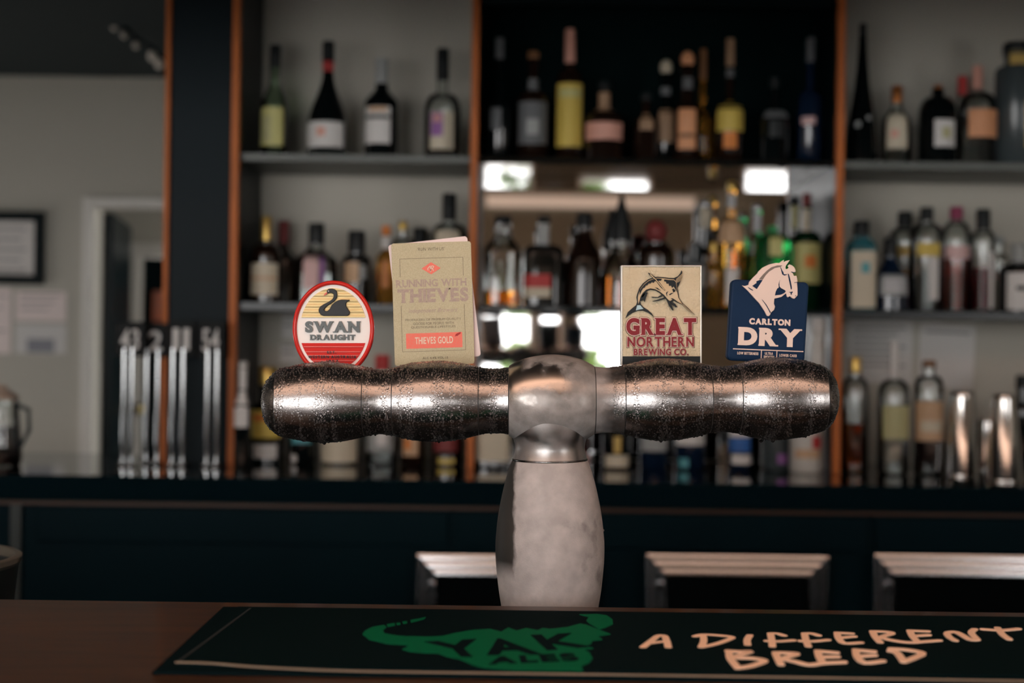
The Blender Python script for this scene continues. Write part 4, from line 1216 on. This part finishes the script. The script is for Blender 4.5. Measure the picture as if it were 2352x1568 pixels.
swan = [(683,388),(700,358),(730,338),(732,305),(760,282),(812,279),(852,291),(880,320),(890,370),(880,420),(850,465),(800,500),(740,540),
        (705,570),(690,598),(712,618),(745,612),(775,580),(800,530),(840,490),(900,455),(950,444),(1076,446),(1068,464),(1030,482),(1018,510),(1025,550),
        (1052,592),(1076,625),(1070,665),(1040,690),(680,690),(640,672),(612,635),(606,595),(630,550),(680,515),(760,475),(812,438),(835,400),(830,362),(800,342),(765,345),(742,350),(715,372)]
swp = MB().prism([w6(*p) for p in swan], -.0052, -.002).build('swan', m_blk, sw, bevel=.0006)
MB().prism([w6(*p) for p in [(681,390),(700,356),(732,336),(742,350),(716,374)]], -.0056, -.005).build('beak', mat('red_beak', (.62,.05,.02), .3), swp)
MB().lathe([(.0007,0),(.0005,.0004)], 10, 'y', (w6(758,318)[0], -.0058, w6(758,318)[1])).build('eye', mat('grey_eye', (.4,.4,.4), .3), swp)
mb = MB()
x0, z0 = w6(405, 940); x1, z1 = w6(1222, 767)
text_on(mb, 'SWAN', x0, z0, x1, z1, -.002, .0028, off=.05, gap=.08, serif=.17, serif_h=.09)
x0, z0 = w6(480, 1053); x1, z1 = w6(1155, 968)
text_on(mb, 'DRAUGHT', x0, z0, x1, z1, -.002, .0022, off=.045, gap=.09, serif=.15, serif_h=.11)
mb.build('raised_lettering', m_chr, sw)
mb = MB()
for s_, a_, b_ in (('EST.', (735,1252), (870,1212)), ('WESTERN AUSTRALIA', (447,1324), (1173,1280)), ('1857', (725,1382), (905,1344))):
    x0, z0 = w6(*a_); x1, z1 = w6(*b_)
    text_on(mb, s_, x0, z0, x1, z1, -.0032, .0006, off=.02, gap=.16)
mb.build('printed_lettering', m_blk, sw)

# ---- cardboard badge and the white card behind it
m_card = mat('mottled_kraft_card', c(194,188,160), .85, spec=.1, noise=(900, c(178,170,140), .2), bump=(900,.15))
m_wcard = mat('pale_pink_white_card', c(226,208,206), .6)
m_coral = mat('coral_print', c(236,112,98), .7, noise=(500, c(226,128,110), .2))
m_gp = mat('grey_purple_print', c(160,142,136), .8, noise=(600, c(178,162,146), .2))
m_gp2 = mat('grey_line_print', c(118,108,92), .8)
KC = (994.3, 697.0)
kr = math.radians(-1.75)
ka = badge_root('cardboard_badge', *KC, 'worn kraft cardboard tap badge with a coral band reading thieves gold', kr, D=BD)
def rounded(hw, hh, r, n=6):
    pts = []
    for cx, cz, a in ((hw-r, hh-r, 0), (-hw+r, hh-r, PI/2), (-hw+r, -hh+r, PI), (hw-r, -hh+r, 3*PI/2)):
        pts += [(cx+r*math.cos(a+PI/2*k/n), cz+r*math.sin(a+PI/2*k/n)) for k in range(n+1)]
    return pts
HW, HH = 91.5*BS, 140.5*BS
MB().prism(rounded(HW, HH, 6*BS), -.0008, .0012).build('card', m_card, ka)
kc, ks = math.cos(kr), math.sin(kr)
def k4(X, Y):           # zoomed pixel -> local, derotated
    dx, dz = 870+X/4.612-KC[0], KC[1]-(520+Y/4.612)
    return ((dx*kc-dz*ks)*BS, (dx*ks+dz*kc)*BS)
def ktext(mb, s_, cX, cY, wX, hY, d=.00025, **kw):
    x, z = k4(cX, cY); hw, hh = wX/4.612*BS/2, hY/4.612*BS/2
    text_on(mb, s_, x-hw, z-hh, x+hw, z+hh, -.0008, d, **kw)
mb = MB()
ktext(mb, 'RUNNING WITH', 556, 597, 745, 80, off=.03, gap=.06, serif=.14, serif_h=.1)
ktext(mb, 'THIEVES', 575, 728, 750, 150, off=.05, gap=.05, serif=.16, serif_h=.1, arch=0)
ktext(mb, 'Independent Brewers', 575, 893, 510, 58, shear=.35, off=.01)
mb.build('brewery_lettering', m_gp, ka)
mb = MB()
ktext(mb, "'RUN WITH US'", 553, 238, 285, 34, shear=.2)
mb.build('motto_line', m_gp2, ka)
mb = MB()
ktext(mb, 'PRODUCERS OF PREMIUM QUALITY', 578, 985, 590, 26)
ktext(mb, 'GOODS FOR PEOPLE WITH', 580, 1025, 428, 26)
ktext(mb, 'QUESTIONABLE LIFESTYLES', 578, 1065, 470, 26)
mb.build('small_print', m_gp2, ka)
mb = MB()
ktext(mb, 'ALC 4.4% VOL 1.0', 600, 1390, 270, 24, off=.02)
mb.build('strength_line', m_gp2, ka)
mb = MB()
fx0, fz1 = k4(225, 345); fx1, fz0 = k4(915, 1307); fx0 = -73*BS; fx1 = 72*BS; lw = .00022
zr0, zr1 = k4(230, 540)[1], k4(250, 840)[1]
mb.box(fx0, fx1, -.00102, -.0008, fz1-lw, fz1+lw).box(fx0, fx1, -.00102, -.0008, fz0-lw, fz0+lw)
for xx in (fx0, fx1):
    mb.box(xx-lw, xx+lw, -.00102, -.0008, zr0, fz1).box(xx-lw, xx+lw, -.00102, -.0008, fz0, zr1)
mb.build('printed_border', m_gp2, ka)
dx, dz = k4(555, 443)
dm = MB().prism([(dx-22*BS,dz),(dx,dz-14*BS),(dx+22*BS,dz),(dx,dz+14*BS)], -.0011, -.0008).build('coral_diamond', m_coral, ka)
mb = MB(); text_on(mb, 'R', dx-1*BS, dz-6*BS, dx+8*BS, dz+6*BS, -.0011, .0002, shear=.3)
V, Fc = ribbon([(dx-7*BS,dz-4*BS),(dx-8*BS,dz-1*BS),(dx-4*BS,dz+4*BS),(dx-2*BS,dz+6*BS),(dx-1*BS,dz-8*BS)], .0008)
extrude2d(mb, V, Fc, lambda x, y, d: (x, -.0011-d, y), 0, .0002)
m_kprint = mat('pale_print', c(222,206,186), .7)
mb.build('monogram', m_kprint, dm)
bx, bz = k4(588, 1206)
bd_ = MB().box(bx-64.5*BS, bx+64.5*BS, -.0011, -.0008, bz-17.5*BS, bz+17.5*BS).build('coral_band', m_coral, ka)
mb = MB(); text_on(mb, 'THIEVES GOLD', bx-44*BS, bz-7.5*BS, bx+43*BS, bz+8.5*BS, -.0011, .0002, off=.02, gap=.1)
mb.build('band_lettering', m_kprint, bd_)
sp = [k4(*p) for p in [(806,1168),(815,1140),(835,1128),(868,1115),(866,1135),(845,1148),(832,1160),(818,1158)]]
MB().prism(sp, -.0013, -.0011).build('red_splash', mat('dark_red_ink', c(165,40,40), .6), bd_)
kw = badge_root('white_card', 998, 690, 'blank pinkish-white card leaning crooked behind the kraft cardboard badge', math.radians(-6.6), D=BD+.004)
MB().prism(rounded(91.5*BS, 139*BS, 7*BS), -.0006, .0008).build('card', m_wcard, kw)

# ---- marlin badge
GC = (1518.5, 727.0)
gn = badge_root('marlin_badge', *GC, 'cream rectangular tap badge with an embossed leaping marlin and dark red lettering')
m_cast = mat('antique_cream_enamel', c(210,198,170), .4, spec=.25, noise=(60, c(198,182,150), .3), bump=(420,.8))
m_frame = mat('worn_chrome_edge', (.60,.56,.50), .3, metal=.9)
m_burg = mat('gloss_burgundy_enamel', c(126,22,32), .3, spec=.3)
m_ink = mat('black_cast_relief', c(20,24,26), .38, spec=.35)
m_outline = mat('pale_letter_outline', c(236,212,198), .3)
m_gap = mat('letter_shadow_brown', c(112,92,64), .5)  # dark brown layer painting the shadow round the raised letters
g6 = lambda X, Y: ((1410+X/6.032-GC[0])*BS, (GC[1]-(590+Y/6.032))*BS)
x0, z1 = g6(100, 120); x1, z0 = g6(1210, 1500)
zface = g6(0, 1375)[1]
MB().box(x0, x1, .0, .014, z0, z1).build('badge_body', m_ink, gn, bevel=.0008)
MB().box(x0+.0012, x1-.0012, -.0014, .001, zface, z1-.0012).build('badge_face', m_cast, gn)
mb = MB().box(x0-.0002, x0+.0012, -.0026, .012, z0, z1).box(x1-.0012, x1+.0002, -.0026, .012, z0, z1).box(x0, x1, -.0026, .012, z1-.0012, z1+.0002)
mb.build('edge_frame', m_frame, gn, bevel=.0003)
body = [(1120,805),(1040,722),(950,640),(900,565),(890,490),(880,430),(905,370),(940,285),(943,205),(932,186),(915,228),(880,268),(830,292),(760,290),
        (680,280),(600,274),(540,284),(470,310),(400,365),(350,430),(320,510),(308,560),(318,620),(305,665),(250,710),(190,765),(155,852),
        (200,812),(260,772),(330,746),(400,746),(470,772),(552,832),(522,782),(470,735),(405,692),(372,655),(360,620),(378,560),(405,512),(450,472),
        (500,456),(570,466),(630,500),(690,552),(730,602),(765,640),(800,640),(820,600),(870,632),(940,660),(1030,745)]
mr = MB().prism([g6(*p) for p in body], -.0034, -.0014).build('marlin', m_ink, gn, bevel=.0004)
flank = [(336,650),(329,600),(328,560),(338,515),(366,440),(412,380),(478,326),(545,301),(600,291),(680,297),(760,308),(826,312),(860,345),(868,420),(874,495),
         (888,565),(940,648),(1030,728),(1085,776),(1025,738),(938,652),(868,622),(818,590),(790,600),(768,622),(735,580),(690,528),(630,480),(570,449),(500,437),
         (445,454),(398,498),(366,552),(350,612)]
m_bel = mat('tan_flank_relief', c(196,170,130), .3, coat=.2)
MB().prism([g6(*p) for p in flank], -.0040, -.003).build('flank', m_bel, mr, bevel=.0003)
mb = MB()
def dk(pts): mb.prism([g6(*p) for p in pts], -.0046, -.0036)
dk([(352,470),(372,436),(412,386),(478,333),(545,307),(600,299),(660,303),(648,330),(600,334),(560,340),(545,362),(520,350),(500,372),(480,366),(455,398),(440,396),(418,430),(402,432),(380,470),(366,500),(350,530)])
dk([(690,312),(760,320),(824,322),(852,350),(862,420),(866,490),(848,452),(822,412),(800,430),(786,400),(760,404),(752,372),(724,372),(714,344),(690,340)])
dk([(716,500),(728,486),(752,478),(736,496),(728,520),(740,548),(722,530)]); dk([(756,520),(790,500),(824,498),(800,512),(770,532)])
dk([(800,448),(824,440),(846,462),(838,486),(812,478)]); dk([(780,572),(810,574),(850,600),(900,636),(850,612),(800,588)])
dk([(400,500),(440,470),(462,470),(430,500),(410,540),(396,560),(380,560)]); dk([(560,420),(600,430),(650,470),(600,450)])
mb.build('back_marking', m_ink, mr)
mb = MB()
for k in range(9):
    X = 842+k*10
    V, Fc = ribbon([g6(X, 372-k*5), g6(X+22, 300-k*9)], .00028); extrude2d(mb, V, Fc, lambda x, y, d: (x, -.0034-d, y), 0, .0005)
V, Fc = ribbon([g6(955,660), g6(1030,735), g6(1095,790)], .0003); extrude2d(mb, V, Fc, lambda x, y, d: (x, -.0040-d, y), 0, .0005)
mb.build('relief_line', m_bel, mr)  # tan hatch lines of the dorsal fin and snout
MB().prism([g6(*p) for p in [(318,670),(360,668),(405,720),(340,730),(300,742)]], -.0039, -.003).build('tail_patch', mat('pale_blue_enamel', c(168,196,204), .25), mr)
mb = MB()
for poly in ([(468,222),(482,222),(560,275),(640,370),(708,462),(696,468),(640,420),(560,310),(500,262)],
             [(512,553),(530,551),(600,556),(650,528),(668,545),(610,568),(530,566)], [(525,612),(600,592),(690,560),(705,580),(620,608),(540,618)],
             [(718,580),(745,590),(790,650),(820,740),(808,742),(760,680)], [(755,600),(790,615),(845,650),(872,695),(855,700),(810,665)],
             [(362,608),(370,560),(400,515),(440,490),(462,500),(440,560),(420,622),(405,600),(392,575),(380,610)]):
    mb.prism([g6(*p) for p in poly], -.0046, -.0014)
mb.build('fin', m_ink, mr)
fa, za = g6(470, 226)
mb = MB(); V, Fc = ribbon([g6(500,248), g6(570,310), g6(640,392), g6(692,455)], .0009); extrude2d(mb, V, Fc, lambda x, y, d: (x, -.0046-d, y), 0, .0005)
mb.build('fin_stripe', m_bel, mr)  # tan stripe along the long fin
MB().lathe([(.0009,0),(.0006,.0006)], 12, 'y', (g6(822,480)[0], -.0046, g6(822,480)[1])).build('eye', m_ink, mr)
def two_layer(s_, A, B_, off, gap, serif, sh_):
    x0, z0 = g6(*A); x1, z1 = g6(*B_)
    global OUT, INN_
    text_on(GAP_, s_, x0-.0002, z0-.0004, x1+.0004, z1, -.0014, .0005, off=off, gap=gap, serif=serif, serif_h=sh_, grow=.055)
    text_on(OUT, s_, x0, z0, x1, z1, -.0014, .0011, off=off, gap=gap, serif=serif, serif_h=sh_, grow=.03)
    text_on(INN_, s_, x0, z0, x1, z1, -.0014, .0018, off=off, gap=gap, serif=serif, serif_h=sh_)
OUT, INN_, GAP_ = MB(), MB(), MB()
two_layer('GREAT', (168,1085), (1136,842), .055, .10, .15, .06)
two_layer('NORTHERN', (184,1246), (1104,1104), .03, .12, .11, .06)
two_layer('BREWING CO.', (272,1360), (1026,1268), .03, .12, .11, .06)
lo2 = INN_.build('burgundy_lettering', m_burg, gn)
OUT.build('lettering_outline', m_outline, lo2)
GAP_.build('lettering_shadow', m_gap, lo2)

# ---- navy horse badge
HC = (1764.5, 738.0)
hr = math.radians(2.3)
hb = badge_root('horse_badge', *HC, 'navy blue tap badge with a cream horse head rising over its top edge', hr)
m_nvy = mat('navy_plastic', c(22,46,76), .5, spec=.12, noise=(30, c(18,40,66), .3))
m_hc = mat('pale_cream_plastic', c(226,204,192), .45)
m_grey = mat('grey_brown_plastic', c(120,108,100), .5)
hc_, hs_ = math.cos(hr), math.sin(hr)
def h6(X, Y):
    dx, dz = 1650+X/6.03-HC[0], HC[1]-(590+Y/6.03)
    return ((dx*hc_-dz*hs_)*BS, (dx*hs_+dz*hc_)*BS)
lo0 = [h6(*p) for p in ((172,312),(1245,352),(1208,1475),(136,1440))]
hw0 = 89*BS; ztop = h6(700,330)[1]; zbot = h6(660,1455)[1]
out = []
for (cx, cz, a) in ((hw0-.006, ztop-.006, 0), (-hw0+.006, ztop-.006, PI/2), (-hw0-.0015+.006, zbot+.006, PI), (hw0-.0015-.006, zbot+.006, 3*PI/2)):
    out += [(cx+.006*math.cos(a+PI/2*k/6), cz+.006*math.sin(a+PI/2*k/6)) for k in range(7)]
MB().prism(out, -.004, .012).build('badge_body', m_nvy, hb, bevel=.0025)
horse = [(312,396),(355,405),(405,388),(412,350),(470,285),(532,225),(537,208),(600,150),(690,107),(780,86),(832,86),(860,62),(896,42),(888,75),(925,58),(976,46),(945,92),(920,128),(916,165),
         (935,172),(962,152),(945,128),(970,106),(1005,118),(1040,150),(1056,190),(1052,212),(1030,216),(1000,206),(1022,240),(1030,265),(1066,263),(1075,300),(1083,340),(1074,352),
         (1082,440),(1082,535),(1062,556),(1040,580),(1012,575),(972,545),(950,562),(932,548),(925,505),(860,555),(780,575),(762,578),(756,650),(772,690),(758,735),(715,770),(702,805),(682,822),(655,815),
         (625,750),(555,645),(475,560),(395,470)]
hd = MB().prism([h6(*p) for p in horse], -.0062, -.0035).build('horse_head', m_hc, hb, bevel=.0004)
MB().prism([h6(*p) for p in [(405,392),(512,345),(520,380),(530,445),(520,450),(455,405)][:0] or [(455,403),(515,362),(512,340),(560,320),(600,322),(518,448)]], -.0065, -.006).build('mane_gap', m_nvy, hd)
MB().prism([h6(*p) for p in [(548,312),(600,250),(660,190),(720,146),(800,121),(872,121),(845,142),(765,158),(690,205),(640,258),(600,318)]], -.0065, -.006).build('mane_slot', m_grey, hd)
mb = MB()
def cut(pts): mb.prism([h6(*p) for p in pts], -.0066, -.006)
cut([(768,535),(780,480),(800,440),(822,425),(835,432),(870,448),(918,478),(900,500),(850,525)])           # gap under the jaw
cut([(822,428),(818,380),(836,320),(828,370),(832,410),(850,432),(905,462),(922,480),(870,455)])            # jaw line
cut([(945,232),(962,245),(985,330),(1002,425),(1000,452),(988,450),(978,400),(960,320)])                    # cheek strap
cut([(842,140),(852,150),(868,190),(885,215),(890,240),(915,244),(938,240),(930,252),(900,262),(870,245),(858,205)])
cut([(586,590),(600,598),(650,660),(690,730),(712,768),(700,778),(680,735),(640,665)])                       # neck stripe
cut([(392,420),(408,425),(470,462),(462,470),(420,448)])
cut([(1035,355),(1078,348),(1078,356),(1036,362)]); cut([(958,490),(1010,482),(1018,490),(1000,505),(1000,528),(985,520),(985,500)])
cut([(1045,545),(1056,530),(1058,548)]); cut([(985,210),(1000,206),(1030,217),(1052,213),(1050,222),(1010,222)])
mb.build('cut_line', m_nvy, hd)
mb = MB()
def htext(s_, cX, cY, wX, hY, **kw):
    x, z = h6(cX, cY); hw, hh = wX/6.03*BS/2, hY/6.03*BS/2
    text_on(mb, s_, x-hw, z-hh, x+hw, z+hh, -.0040, .0007, **kw)
htext('CARLTON', 702, 900, 568, 88, off=.06, gap=.06, serif=.06, serif_h=.16)
htext('DRY', 700, 1110, 868, 250, off=.065, gap=.07, serif=.11, serif_h=.08)
htext('LOW BITTERNESS', 399, 1334, 290, 38, off=.03)
htext('ULTRA', 690, 1336, 112, 36, off=.03)
htext('SMOOTH', 690, 1382, 142, 34, off=.03)
htext('LOWER CARB', 955, 1364, 238, 38, off=.03)
xa, za = h6(195, 1262); xb, zb = h6(1165, 1318)
mb.box(xa, xb, -.0047, -.004, (za+zb)/2-.0005, (za+zb)/2+.0005)
for X in (583, 797):
    xx, z0 = h6(X, 1400); mb.box(xx-.0004, xx+.0004, -.0047, -.004, z0, (za+zb)/2)
mb.build('raised_lettering', m_hc, hb)
